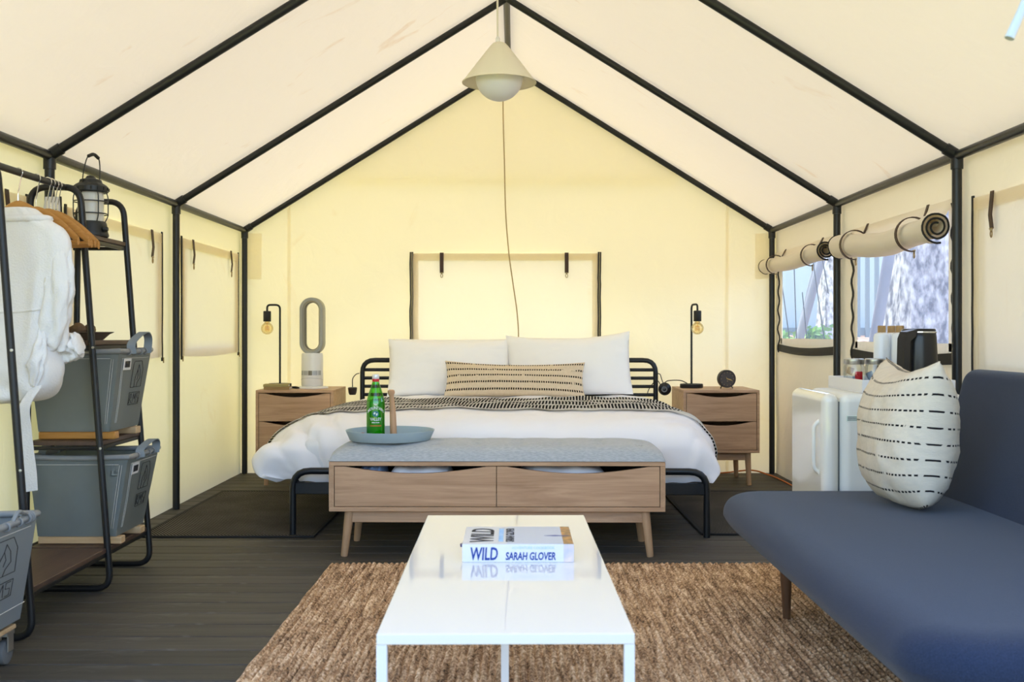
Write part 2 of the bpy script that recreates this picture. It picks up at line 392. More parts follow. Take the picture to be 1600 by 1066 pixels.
MT['cord_black'] = principled('black_cord', (0.010, 0.010, 0.010), 0.5)
MT['cord_orange'] = principled('orange_cord', (0.65, 0.16, 0.02), 0.5)
MT['amber_glass'] = thin_glass('amber_glass', (1.0, 0.90, 0.66), 0.2)
MT['filament'] = principled('brass_filament', (0.75, 0.42, 0.12), 0.4, 0.6)
MT['clear_glass'] = thin_glass('clear_glass', (0.93, 0.95, 0.94), 0.25)
MT['green_glass'] = thin_glass('green_glass', (0.24, 0.80, 0.05), 0.4)
MT['green_water'] = principled('water_in_green_glass', (0.055, 0.46, 0.018), 0.25, 0, 0.4)
MT['cap'] = principled('white_cap', (0.78, 0.78, 0.78), 0.25, 0.2)
MT['red'] = principled('red_plastic', (0.60, 0.02, 0.03), 0.4)
MT['print_white'] = principled('white_print', (0.74, 0.84, 0.76), 0.6)
MT['print_teal'] = principled('teal_print', (0.03, 0.20, 0.22), 0.6)
MT['print_orange'] = principled('orange_print', (0.36, 0.17, 0.02), 0.6)
MT['print_black'] = principled('black_print', (0.014, 0.012, 0.014), 0.7)
MT['print_blue'] = principled('blue_print', (0.010, 0.040, 0.24), 0.6)
MT['print_pale'] = principled('pale_blue_print', (0.42, 0.58, 0.72), 0.6)
MT['paper'] = principled('book_paper', (0.76, 0.74, 0.70), 0.9, bump=0.3, bscale=400, stretch=(1, 1, 8))
MT['cover'] = principled('white_book_cover', (0.64, 0.63, 0.63), 0.35)
MT['cover_sea'] = principled('pale_photo_print', (0.52, 0.55, 0.62), 0.35)
MT['cover_sand'] = principled('orange_rock_photo_print', (0.62, 0.28, 0.07), 0.4, col2=(0.22, 0.13, 0.06), vscale=60)
MT['cover_pink'] = principled('faded_rock_print', (0.74, 0.58, 0.55), 0.4, col2=(0.48, 0.46, 0.62), vscale=30)
MT['navy'] = principled('navy_ribbon', (0.012, 0.010, 0.16), 0.5)
MT['tray'] = principled('blue_grey_tray', (0.36, 0.46, 0.51), 0.45)
MT['copper_wood'] = principled('reddish_wood', (0.34, 0.10, 0.035), 0.4)
MT['fan_silver'] = principled('fan_satin_nickel', (0.34, 0.33, 0.29), 0.35, 0.35)
MT['fan_white'] = principled('fan_white_plastic', (0.74, 0.72, 0.68), 0.35)
MT['fan_grille'] = principled('fan_silver_grille', (0.42, 0.42, 0.42), 0.4, 0.4)
MT['fan_display'] = principled('fan_display', (0.20, 0.18, 0.14), 0.2)
MT['clock_face'] = principled('dark_clock_face', (0.060, 0.052, 0.048), 0.6)
MT['clock_body'] = principled('dark_clock_body', (0.030, 0.024, 0.022), 0.4)
MT['gold'] = principled('gold_hands', (0.72, 0.52, 0.20), 0.35, 0.7)
MT['book_brown'] = principled('brown_notebook', (0.30, 0.19, 0.075), 0.7)
MT['book_olive'] = principled('olive_notebook', (0.34, 0.27, 0.10), 0.7)
MT['grey_canvas'] = principled('grey_coated_canvas', (0.33, 0.36, 0.345), 0.38, 0, 0.5, 0.15, 9, var=0.15, vscale=3)
MT['grey_trim'] = principled('grey_vinyl_trim', (0.23, 0.235, 0.235), 0.5)
MT['pale_canvas'] = principled('pale_grey_canvas', (0.34, 0.365, 0.385), 0.6, 0, 0.3, 0.2, 12)
MT['webbing'] = principled('grey_webbing', (0.20, 0.23, 0.25), 0.7)
MT['stitch'] = principled('white_stitching', (0.62, 0.60, 0.56), 0.8)
MT['lantern_black'] = principled('lantern_black', (0.014, 0.015, 0.014), 0.45)
MT['frosted'] = principled('frosted_globe', (0.72, 0.70, 0.62), 0.3, 0, 0.5, trans=0.15)
MT['stone_bowl'] = principled('brown_bowl', (0.16, 0.115, 0.08), 0.5)
MT['cone_brown'] = principled('dried_brown', (0.14, 0.085, 0.045), 0.8)
MT['tea_red'] = principled('red_wrapper', (0.62, 0.02, 0.03), 0.4)
MT['tea_green'] = principled('green_wrapper', (0.16, 0.48, 0.05), 0.4)
MT['tea_brown'] = principled('brown_wrapper', (0.26, 0.17, 0.10), 0.6)
MT['tea_blue'] = principled('blue_wrapper', (0.30, 0.36, 0.44), 0.5)
MT['cork'] = wood('cap_wood', (0.42, 0.27, 0.11), (0.30, 0.17, 0.06), 3, 2)
MT['bottle_white'] = principled('milky_bottle', (0.80, 0.82, 0.84), 0.15)
MT['grounds'] = principled('dark_grounds', (0.06, 0.05, 0.045), 0.9)
MT['pole_grey'] = principled('weathered_grey_pole', (0.24, 0.24, 0.27), 0.6, var=0.2)
MT['bark'] = principled('grey_bark', (0.78, 0.72, 0.70), 0.95, 0, 0.1, 1.0, 30, stretch=(1, 1, 0.5), col2=(0.12, 0.11, 0.12), vscale=24)
MT['leaf'] = principled('leaf_green', (0.20, 0.42, 0.06), 0.6, var=0.4, vscale=20)
MT['fence_slat'] = principled('grey_green_fence', (0.20, 0.25, 0.25), 0.7)
MT['fence_wall'] = principled('pale_corrugated_sheet', (0.50, 0.58, 0.58), 0.5)
MT['wand'] = principled('pale_blue_plastic', (0.50, 0.56, 0.58), 0.35)
MT['blue_cloth'] = principled('pale_blue_cloth', (0.32, 0.45, 0.72), 0.9)

# ------------------------------------------------------------------ mesh helpers
def link(o, parent=None):
    COL.objects.link(o)
    if parent is not None: o.parent = parent
    return o

def world_root(parent):
    v = Vector((0, 0, 0)); p = parent
    while p is not None:
        v += p.location; p = p.parent
    return v

def obj(name, bm, mat, parent=None, smooth=True, origin=None, label=None, kind=None, angle=40):
    """Link a bmesh (built in room coordinates) as one mesh object; its origin is its thing's base."""
    me = bpy.data.meshes.new(name)
    if parent is not None: off = world_root(parent)
    elif origin is not None: off = Vector(origin)
    else:
        xs = [v.co for v in bm.verts]
        off = Vector(((min(c.x for c in xs) + max(c.x for c in xs)) / 2, (min(c.y for c in xs) + max(c.y for c in xs)) / 2, min(c.z for c in xs)))
    bmesh.ops.translate(bm, verts=bm.verts, vec=-off)
    bm.normal_update()
    bm.to_mesh(me); bm.free()
    mats = mat if isinstance(mat, (list, tuple)) else [mat]
    for m in mats: me.materials.append(MT[m])
    if smooth:
        me.polygons.foreach_set('use_smooth', [True] * len(me.polygons))
        try: me.set_sharp_from_angle(angle=math.radians(angle))
        except Exception: pass
    o = bpy.data.objects.new(name, me)
    if parent is None: o.location = off
    link(o, parent)
    if label: o['label'] = label
    if kind: o['kind'] = kind
    return o

def thing(name, label, cat, loc=(0, 0, 0), rz=0.0, group=None):
    o = bpy.data.objects.new(name, None)
    o.empty_display_size = 0.05
    o.location = loc; o.rotation_euler = (0, 0, rz)
    COL.objects.link(o)
    return tag(o, label, cat, group)

def tag(o, label, cat, group=None):
    o['label'] = label; o['category'] = cat
    if group: o['group'] = group
    return o

def struct(o):
    o['kind'] = 'structure'; return o

def BM(): return bmesh.new()

def box(bm, lo, hi, bev=0.0, seg=2, mi=0):
    lo = Vector(lo); hi = Vector(hi)
    r = bmesh.ops.create_cube(bm, size=1.0)
    vs_ = r['verts']
    for v in vs_:
        v.co = Vector(((lo.x + hi.x) / 2 + v.co.x * (hi.x - lo.x), (lo.y + hi.y) / 2 + v.co.y * (hi.y - lo.y), (lo.z + hi.z) / 2 + v.co.z * (hi.z - lo.z)))
    fs = {f for v in vs_ for f in v.link_faces}
    for f in fs: f.material_index = mi
    if bev > 0:
        es = {e for v in vs_ for e in v.link_edges}
        bmesh.ops.bevel(bm, geom=list(es), offset=bev, segments=seg, profile=0.5, affect='EDGES', clamp_overlap=True)
    return bm

def fillet(pts, r, n=5):
    """Round the inner corners of a polyline."""
    pts = [Vector(p) for p in pts]
    out = [pts[0]]
    for i in range(1, len(pts) - 1):
        a, b, c = pts[i - 1], pts[i], pts[i + 1]
        d1 = (a - b); d2 = (c - b)
        rr = min(r, d1.length * 0.49, d2.length * 0.49)
        p1 = b + d1.normalized() * rr; p2 = b + d2.normalized() * rr
        for k in range(n + 1):
            t = k / n
            out.append((1 - t) ** 2 * p1 + 2 * t * (1 - t) * b + t * t * p2)
    out.append(pts[-1])
    return out

def smooth_path(pts, n=8):
    """Catmull-Rom through the points."""
    pts = [Vector(p) for p in pts]
    q = [2 * pts[0] - pts[1]] + pts + [2 * pts[-1] - pts[-2]]
    out = []
    for i in range(1, len(q) - 2):
        for k in range(n):
            t = k / n
            out.append(0.5 * ((2 * q[i]) + (-q[i - 1] + q[i + 1]) * t + (2 * q[i - 1] - 5 * q[i] + 4 * q[i + 1] - q[i + 2]) * t * t + (-q[i - 1] + 3 * q[i] - 3 * q[i + 1] + q[i + 2]) * t ** 3))
    out.append(pts[-1])
    return out

def tube(bm, pts, r, seg=10, closed=False, radii=None, mi=0):
    pts = [Vector(p) for p in pts]
    n = len(pts)
    rings = []
    up = None
    for i, p in enumerate(pts):
        if closed: d = pts[(i + 1) % n] - pts[i - 1]
        elif i == 0: d = pts[1] - pts[0]
        elif i == n - 1: d = pts[-1] - pts[-2]
        else: d = pts[i + 1] - pts[i - 1]
        d.normalize()
        if up is None:
            a = Vector((0, 0, 1)) if abs(d.z) < 0.9 else Vector((1, 0, 0))
            up = (a - d * a.dot(d)).normalized()
        else:
            up = up - d * up.dot(d)
            up = up.normalized() if up.length > 1e-6 else Vector((1, 0, 0))
        sd = d.cross(up)
        rr = radii[i] if radii else r
        rings.append([bm.verts.new(p + (up * math.cos(2 * PI * k / seg) + sd * math.sin(2 * PI * k / seg)) * rr) for k in range(seg)])
    m = n if closed else n - 1
    for i in range(m):
        A = rings[i]; B = rings[(i + 1) % n]
        for k in range(seg):
            f = bm.faces.new((A[k], A[(k + 1) % seg], B[(k + 1) % seg], B[k])); f.material_index = mi
    if not closed:
        f = bm.faces.new(list(reversed(rings[0]))); f.material_index = mi
        f = bm.faces.new(rings[-1]); f.material_index = mi
    return bm

def lathe(bm, c, prof, seg=32, mi=0, axis='Z', cap=True):
    """Revolve a profile [(radius, height)] about an axis through c."""
    c = Vector(c); rings = []
    def pt(r, h, a):
        x, y = r * math.cos(a), r * math.sin(a)
        if axis == 'Z': return c + Vector((x, y, h))
        if axis == 'Y': return c + Vector((x, h, y))
        return c + Vector((h, x, y))
    for (r, h) in prof:
        if r < 1e-6: rings.append([bm.verts.new(pt(0, h, 0))])
        else: rings.append([bm.verts.new(pt(r, h, 2 * PI * k / seg)) for k in range(seg)])
    for A, B in zip(rings, rings[1:]):
        for k in range(seg):
            k2 = (k + 1) % seg
            if len(A) == 1 and len(B) == 1: continue
            if len(A) == 1: f = bm.faces.new((A[0], B[k2], B[k]))
            elif len(B) == 1: f = bm.faces.new((A[k], A[k2], B[0]))
            else: f = bm.faces.new((A[k], A[k2], B[k2], B[k]))
            f.material_index = mi
    if cap:
        for rg in (rings[0], rings[-1]):
            if len(rg) > 1:
                try:
                    f = bm.faces.new(rg); f.material_index = mi
                except ValueError: pass
    bmesh.ops.recalc_face_normals(bm, faces=bm.faces)
    return bm

def prism(bm, poly, d, mi=0):
    """Extrude a planar polygon (list of points) by the vector d."""
    d = Vector(d)
    a = [bm.verts.new(Vector(p)) for p in poly]
    b = [bm.verts.new(Vector(p) + d) for p in poly]
    fs = [bm.faces.new(a), bm.faces.new(list(reversed(b)))]
    n = len(a)
    for i in range(n): fs.append(bm.faces.new((a[(i + 1) % n], a[i], b[i], b[(i + 1) % n])))
    for f in fs: f.material_index = mi
    bmesh.ops.recalc_face_normals(bm, faces=bm.faces)
    return bm

def grid(bm, nu, nv, fn, skip=None, uvfn=None, mi=0):
    vs_ = [[bm.verts.new(fn(i / nu, j / nv)) for j in range(nv + 1)] for i in range(nu + 1)]
    uvl = bm.loops.layers.uv.verify() if uvfn else None
    for i in range(nu):
        for j in range(nv):
            if skip and skip((i + 0.5) / nu, (j + 0.5) / nv): continue
            f = bm.faces.new((vs_[i][j], vs_[i + 1][j], vs_[i + 1][j + 1], vs_[i][j + 1])); f.material_index = mi
            if uvl:
                for lp, (a, b) in zip(f.loops, ((i, j), (i + 1, j), (i + 1, j + 1), (i, j + 1))):
                    lp[uvl].uv = uvfn(a / nu, b / nv)
    return vs_

def ribbon(bm, pts, width_vec, th=0.002):
    """A flat strap along pts, width_vec wide and th thick."""
    pts = [Vector(p) for p in pts]; w = Vector(width_vec) * 0.5
    rings = []
    for i, p in enumerate(pts):
        d = (pts[min(i + 1, len(pts) - 1)] - pts[max(i - 1, 0)]).normalized()
        n = d.cross(w.normalized()).normalized() * th * 0.5
        rings.append([bm.verts.new(p - w - n), bm.verts.new(p + w - n), bm.verts.new(p + w + n), bm.verts.new(p - w + n)])
    for A, B in zip(rings, rings[1:]):
        for k in range(4): bm.faces.new((A[k], A[(k + 1) % 4], B[(k + 1) % 4], B[k]))
    bm.faces.new(list(reversed(rings[0]))); bm.faces.new(rings[-1])
    bmesh.ops.recalc_face_normals(bm, faces=bm.faces)
    return bm

def fbm(x, y, z, oct_=3):
    return noise.fractal(Vector((x, y, z)), 1.0, 2.0, oct_)

def text_bm(s, size, warp, shear=0.0, align='CENTER', extr=0.0008, bold=0.0, sx=1.0):
    """Lettering as a thin raised mesh; warp maps (x, y, depth) of the text plane to the room."""
    cu = bpy.data.curves.new('lettering', 'FONT')
    cu.body = s; cu.size = size; cu.align_x = align; cu.shear = shear; cu.resolution_u = 3
    cu.extrude = extr * 0.5; cu.offset = bold
    o = bpy.data.objects.new('lettering', cu)
    COL.objects.link(o)
    dg = bpy.context.evaluated_depsgraph_get()
    me = bpy.data.meshes.new_from_object(o.evaluated_get(dg))
    bpy.data.objects.remove(o); bpy.data.curves.remove(cu)
    bm = BM(); bm.from_mesh(me); bpy.data.meshes.remove(me)
    for v in bm.verts: v.co = Vector(warp(v.co.x * sx, v.co.y, v.co.z))
    bmesh.ops.recalc_face_normals(bm, faces=bm.faces)
    return bm

def copy_tree(o, parent=None):
    c = o.copy(); COL.objects.link(c); c.parent = parent
    for ch in o.children: copy_tree(ch, c)
    return c
# ------------------------------------------------------------------ the setting: deck, canvas, frame
XL, XR = -1.878, 1.782            # post centre lines
XC = (XL + XR) / 2                # ridge
ZE, ZR = 1.690, 2.830             # eaves and ridge
YB = 7.33                         # back frame
BAY = 1.56
FRAMES = [YB - BAY * k for k in range(4)]
FRAMES[1] = 5.85; FRAMES[2] = 4.26; FRAMES[3] = 2.68
YF = 2.05
OFF = 0.034                       # canvas outside the pipes

# floor: every deck board is a piece of its own
PITCH, GAP = 0.1435, 0.006
fl = struct(bpy.data.objects.new('floor', None)); fl.location = (XC, 3.2, 0); COL.objects.link(fl)
bm = BM(); box(bm, (XL - 0.3, -1.35, -0.10), (XR + 0.3, YB + 0.25, -0.030)); obj('subfloor', bm, 'joist', fl, smooth=False)
y0 = 4.10 - PITCH * 38
pl = None
k = 0
while y0 + k * PITCH < YB + 0.2:
    ya = y0 + k * PITCH + GAP / 2; yb = ya + PITCH - GAP
    if pl is None:
        bm = BM(); box(bm, (XL - 0.28, ya, -0.029), (XR + 0.28, yb, 0.0), 0.003, 1)
        pl = obj('plank', bm, 'deck', fl, smooth=False)
        base_loc = ya
    else:
        c = pl.copy(); COL.objects.link(c); c.parent = fl; c.location = (0, ya - base_loc, 0)
    k += 1

# ground outside, rising on the bark-covered side
def ground_h(x, y):
    z = -0.32 + 0.03 * fbm(x * 0.7, y * 0.7, 0)
    t = min(1, max(0, (x - 2.15) / 1.3)); t = t * t * (3 - 2 * t)
    s = min(1, max(0, (y - 4.0) / 2.5)); s = s * s * (3 - 2 * s)
    return z + 1.10 * t * s + (0.16 * t * max(0, min(1.0, (y - 8) / 6))) + 0.10 * t * s * fbm(x * 1.6, y * 1.6, 3)
bm = BM()
grid(bm, 90, 90, lambda u, v: Vector((-16 + 36 * u, -8 + 36 * v, ground_h(-16 + 36 * u, -8 + 36 * v))))
struct(obj('ground', bm, 'ground', origin=(0, 0, 0)))

def wrinkle(a, b, s=0.006):
    return s * (fbm(a * 1.1, b * 1.1, 1.7) + 0.5 * fbm(a * 3.0, b * 1.0, 5.1))

ZW0 = 0.0
def lines(fixed, lo, hi, step):
    out = [lo]
    for f in sorted(fixed) + [hi]:
        n = max(1, int(round((f - out[-1]) / step))); a = out[-1]
        for i in range(1, n + 1): out.append(a + (f - a) * i / n)
    return out

def wall_mesh(place, us, vs_, hole=None):
    bm = BM()
    g = [[bm.verts.new(place(u, v)) for v in vs_] for u in us]
    for i in range(len(us) - 1):
        for j in range(len(vs_) - 1):
            cu, cv = (us[i] + us[i + 1]) / 2, (vs_[j] + vs_[j + 1]) / 2
            if hole and any(a < cu < b and c < cv < d for a, b, c, d in hole): continue
            bm.faces.new((g[i][j], g[i + 1][j], g[i + 1][j + 1], g[i][j + 1]))
    return bm

WIN = [(5.93, 7.20, 0.905, 1.50), (4.375, 5.62, 0.895, 1.50)]        # the two open windows: y0 y1 z0 z1
xl, xr = XL - OFF, XR + OFF
FL_L = [(6.09, 7.11, 0.89, 1.47), (4.55, 5.56, 0.89, 1.47), (2.90, 4.00, 0.89, 1.47)]     # openings behind the closed flaps
FL_R = [(2.87, 4.04, 0.86, 1.46)]
bm = wall_mesh(lambda y, z: Vector((xl - abs(wrinkle(y, z)) * 1.5, y, z)), lines([a for w in FL_L for a in w[:2]], YF, YB + OFF + 0.05, 0.12),
               lines([0.89, 1.47], ZW0, ZE, 0.12), FL_L)
struct(obj('wall_left', bm, 'wall', origin=(xl, YB, 0)))
bm = wall_mesh(lambda y, z: Vector((xr + abs(wrinkle(y + 9, z)) * 1.5, y, z)), lines([a for w in WIN + FL_R for a in w[:2]], YF, YB + OFF + 0.05, 0.12),
               lines([0.86, 0.895, 0.905, 1.46, 1.50], ZW0, ZE, 0.12), WIN + FL_R)
WR = struct(obj('wall_right', bm, 'wall', origin=(xr, YB, 0)))

# back wall with its gable
yb_ = YB + OFF
bm = BM()
us = lines([-0.68, XC, 0.545], xl - 0.05, xr + 0.05, 0.10)
g = []
for x in us:
    top = ZE + (ZR - ZE) * (1 - abs(x - XC) / (XR - XC + OFF)) + 0.02
    zs = [0.88 * q / 9 for q in range(9)] + [0.88 + (1.49 - 0.88) * q / 6 for q in range(6)] + [1.49 + (top - 1.49) * q / 12 for q in range(13)]
    g.append([bm.verts.new(Vector((x, yb_ + abs(wrinkle(x, z + 4)) * 1.2, z))) for z in zs])
for A, B in zip(g, g[1:]):
    for q in range(len(A) - 1):
        c = (A[q].co + B[q + 1].co) / 2
        if -0.68 < c.x < 0.545 and 0.88 < c.z < 1.49: continue
        bm.faces.new((A[q], B[q], B[q + 1], A[q + 1]))
WB = struct(obj('wall_back', bm, 'wall', origin=(XC, yb_, 0)))
# doubled cloth: seams and corner patches sewn on the back wall
for sx in (-1.575, 1.475):
    bm = BM(); grid(bm, 1, 8, lambda u, v: Vector((sx - 0.011 + 0.022 * u, yb_ - 0.010, (ZE + 0.17) * v))); obj('seam', bm, 'patch', WB, smooth=False)
for x0, x1 in ((xl + 0.02, XL + 0.112), (XR - 0.112, xr - 0.02)):
    bm = BM(); grid(bm, 3, 5, lambda u, v: Vector((x0 + (x1 - x0) * u, yb_ - 0.010, 1.352 + (ZE - 0.02 - 1.352) * v))); obj('corner_patch', bm, 'patch', WB, smooth=False)

# roof canvas, one slope each side
def slope(side, lift, y0_, y1_, over, ny=40, nx=16, amp=0.010):
    hx = (XR - XC) + OFF + over
    rise = (ZR - ZE) / (XR - XC)
    def fn(u, v):
        y = y0_ + (y1_ - y0_) * u; d = hx * v
        z = ZR + lift - rise * d
        near = min(abs(y - f) for f in FRAMES) if amp > 0.004 else 1
        sag = amp * (1 - math.exp(-(near / 0.35) ** 2)) * math.sin(PI * min(1, v))
        return Vector((XC + side * d, y, z + sag * 0.8 + 0.35 * wrinkle(d + side * 3, y)))
    bm = BM(); grid(bm, ny, nx, fn)
    return bm
ROOFL = 0.030
ce = struct(bpy.data.objects.new('ceiling', None)); ce.location = (XC, YB, ZE); COL.objects.link(ce)
for side in (-1, 1): obj('roof_slope', slope(side, ROOFL, YF, YB + OFF, 0.0), 'roof', ce)

# outer rain fly above the roof, with a short back valance hanging over the gable
fy = thing('rain_fly', 'pale outer canvas fly stretched above the tent roof', 'tent fly', (XC, YB, ZE))
for side in (-1, 1): obj('fly_slope', slope(side, 0.16, YF - 0.1, YB + 0.33, 0.16, 30, 10, 0.003), 'fly', fy)
bm = BM(); bm.faces.new([bm.verts.new(q) for q in ((XC - 1.16, YB + 0.10, 2.03), (XC + 1.16, YB + 0.10, 2.03), (XC + 1.16, YB + 0.10, 2.16), (XC, YB + 0.10, 2.90), (XC - 1.16, YB + 0.10, 2.16))])
obj('gable_valance', bm, 'fly', fy, smooth=False)

# black pipe frame
PR = 0.0195
tf = thing('tent_frame', 'black steel pipe frame holding up the canvas tent', 'frame', (XC, YB, 0))
for y in FRAMES:
    for x, s in ((XL, -1), (XR, 1)):
        bm = BM(); tube(bm, [(x, y, 0.0), (x, y, ZE)], PR, 14); obj('post', bm, 'black_steel', tf)
        bm = BM(); tube(bm, [(x, y, ZE), (XC, y, ZR)], PR, 14); obj('rafter', bm, 'black_steel', tf)
        bm = BM(); d = Vector((XC - x, 0, ZR - ZE)).normalized()
        tube(bm, [Vector((x, y, ZE)) + d * -0.012, Vector((x, y, ZE)) + d * 0.055], PR * 1.25, 14)
        tube(bm, [(x, y, ZE - 0.055), (x, y, ZE + 0.004)], PR * 1.25, 14); obj('fitting', bm, 'black_steel', tf)
for x in (XL, XR):
    for ya, yb in zip(FRAMES[1:], FRAMES):
        bm = BM(); tube(bm, [(x, ya, ZE), (x, yb, ZE)], PR, 14); obj('eave_rail', bm, 'black_steel', tf)
for ya, yb in zip(FRAMES[1:], FRAMES):
    bm = BM(); tube(bm, [(XC, ya, ZR), (XC, yb, ZR)], PR, 14); obj('ridge_pole', bm, 'black_steel', tf)

# ------------------------------------------------------------------ window flaps, netting windows, rolled blinds
def snap_hook(bm, c, s=0.012, ax='Y'):
    c = Vector(c)
    e = Vector((1, 0, 0)) if ax == 'Y' else Vector((0, 1, 0))
    ring = [c + Vector((0, 0, -s * 1.5)) + (e * math.cos(a) * 0.55 + Vector((0, 0, 1)) * math.sin(a)) * s for a in [2 * PI * k / 12 for k in range(12)]]
    tube(bm, ring, s * 0.2, 6, closed=True)
    tube(bm, [c, c + Vector((0, 0, -s * 0.6))], s * 0.4, 8)
    tube(bm, [c - e * s * 0.9, c + e * s * 0.9], s * 0.28, 6)

def flap(name, label, wall, along0, along1, z0, z1, straps, strap_len=0.17):
    """Closed window flap: canvas panel, zip down each side, strap ends with snap hooks. wall: 'L','R','B'."""
    if wall == 'L': pos = lambda a, z, d: Vector((xl + d, a, z)); ax = 'X'; wv = Vector((0, 1, 0))
    elif wall == 'R': pos = lambda a, z, d: Vector((xr - d, a, z)); ax = 'X'; wv = Vector((0, 1, 0))
    else: pos = lambda a, z, d: Vector((a, yb_ - d, z)); ax = 'Y'; wv = Vector((1, 0, 0))
    root = thing(name, label, 'window flap', pos((along0 + along1) / 2, z0, 0.02), group='closed canvas window flaps')
    bm = BM()
    def fn(u, v):
        a = along0 + (along1 - along0) * u; z = z0 + (z1 - z0) * v
        d = 0.016 + 0.010 * abs(fbm(a * 2.2, z * 1.4, 8)) * math.sin(PI * u) + 0.004 * math.sin(PI * v)
        return pos(a, z - 0.012 * math.sin(PI * u) * (1 - v), d)
    grid(bm, 24, 14, fn); obj('panel', bm, 'flap', root)
    bm = BM()   # doubled hem round the panel
    hw = 0.05
    for (a0, a1, b0, b1) in ((along0, along1, z1 - hw, z1), (along0, along0 + hw, z0, z1), (along1 - hw, along1, z0, z1)):
        grid(bm, 10, 6, lambda u, v: pos(a0 + (a1 - a0) * u, b0 + (b1 - b0) * v, 0.0285 + 0.001 * math.sin(6 * u)))
    obj('hem', bm, 'patch', root)
    for a in (along0, along1):
        bm = BM()
        pts = [pos(a + 0.004 * fbm(a, q * 0.4, 2), z0 - 0.02 + (z1 - z0 + 0.03) * q / 16, 0.026) for q in range(17)]
        ribbon(bm, pts, wv * (0.017 if wall != 'B' else 0.024), 0.006); zp = obj('zip', bm, 'zip', root)
        bm = BM(); tube(bm, [pos(a, z0 + 0.0, 0.034), pos(a, z0 - 0.03, 0.034)], 0.0035, 6)
        obj('zip_pull', bm, 'brass', zp)
        if wall == 'B':
            bm = BM(); ribbon(bm, [p + Vector((0, -0.004, 0)) for p in pts], wv * 0.004, 0.003); obj('zip_teeth', bm, 'brass', zp)
    for a in straps:
        bm = BM(); ribbon(bm, [pos(a, z1 + 0.005, 0.034), pos(a, z1 - strap_len * 0.5, 0.042), pos(a, z1 - strap_len * 0.8, 0.036)], wv * 0.027, 0.004)
        st = obj('strap', bm, 'leather', root)
        bm = BM(); snap_hook(bm, pos(a, z1 - strap_len * 0.80, 0.038), 0.013, ax); obj('snap_hook', bm, 'brass', st)
    return root

flap('window_flap', 'wide canvas flap with two brown straps on the back wall above the bed', 'B', -0.722, 0.585, 0.84, 1.530, (-0.510, 0.357))
flap('window_flap', 'canvas flap with two straps beside the back corner post, behind the table lamp', 'L', 5.97, 7.19, 0.845, 1.515, (6.16, 6.98))
flap('window_flap', 'canvas flap partly hidden behind the clothes rack and lantern', 'L', 4.43, 5.64, 0.845, 1.505, (4.62, 5.46))
flap('window_flap', 'cropped canvas flap at the picture edge behind the hanging robe', 'L', 2.78, 4.08, 0.84, 1.50, (3.00, 3.90))
flap('window_flap', 'canvas flap with one visible strap above the dark blue sofa', 'R', 2.75, 4.13, 0.815, 1.500, (2.95, 3.945))

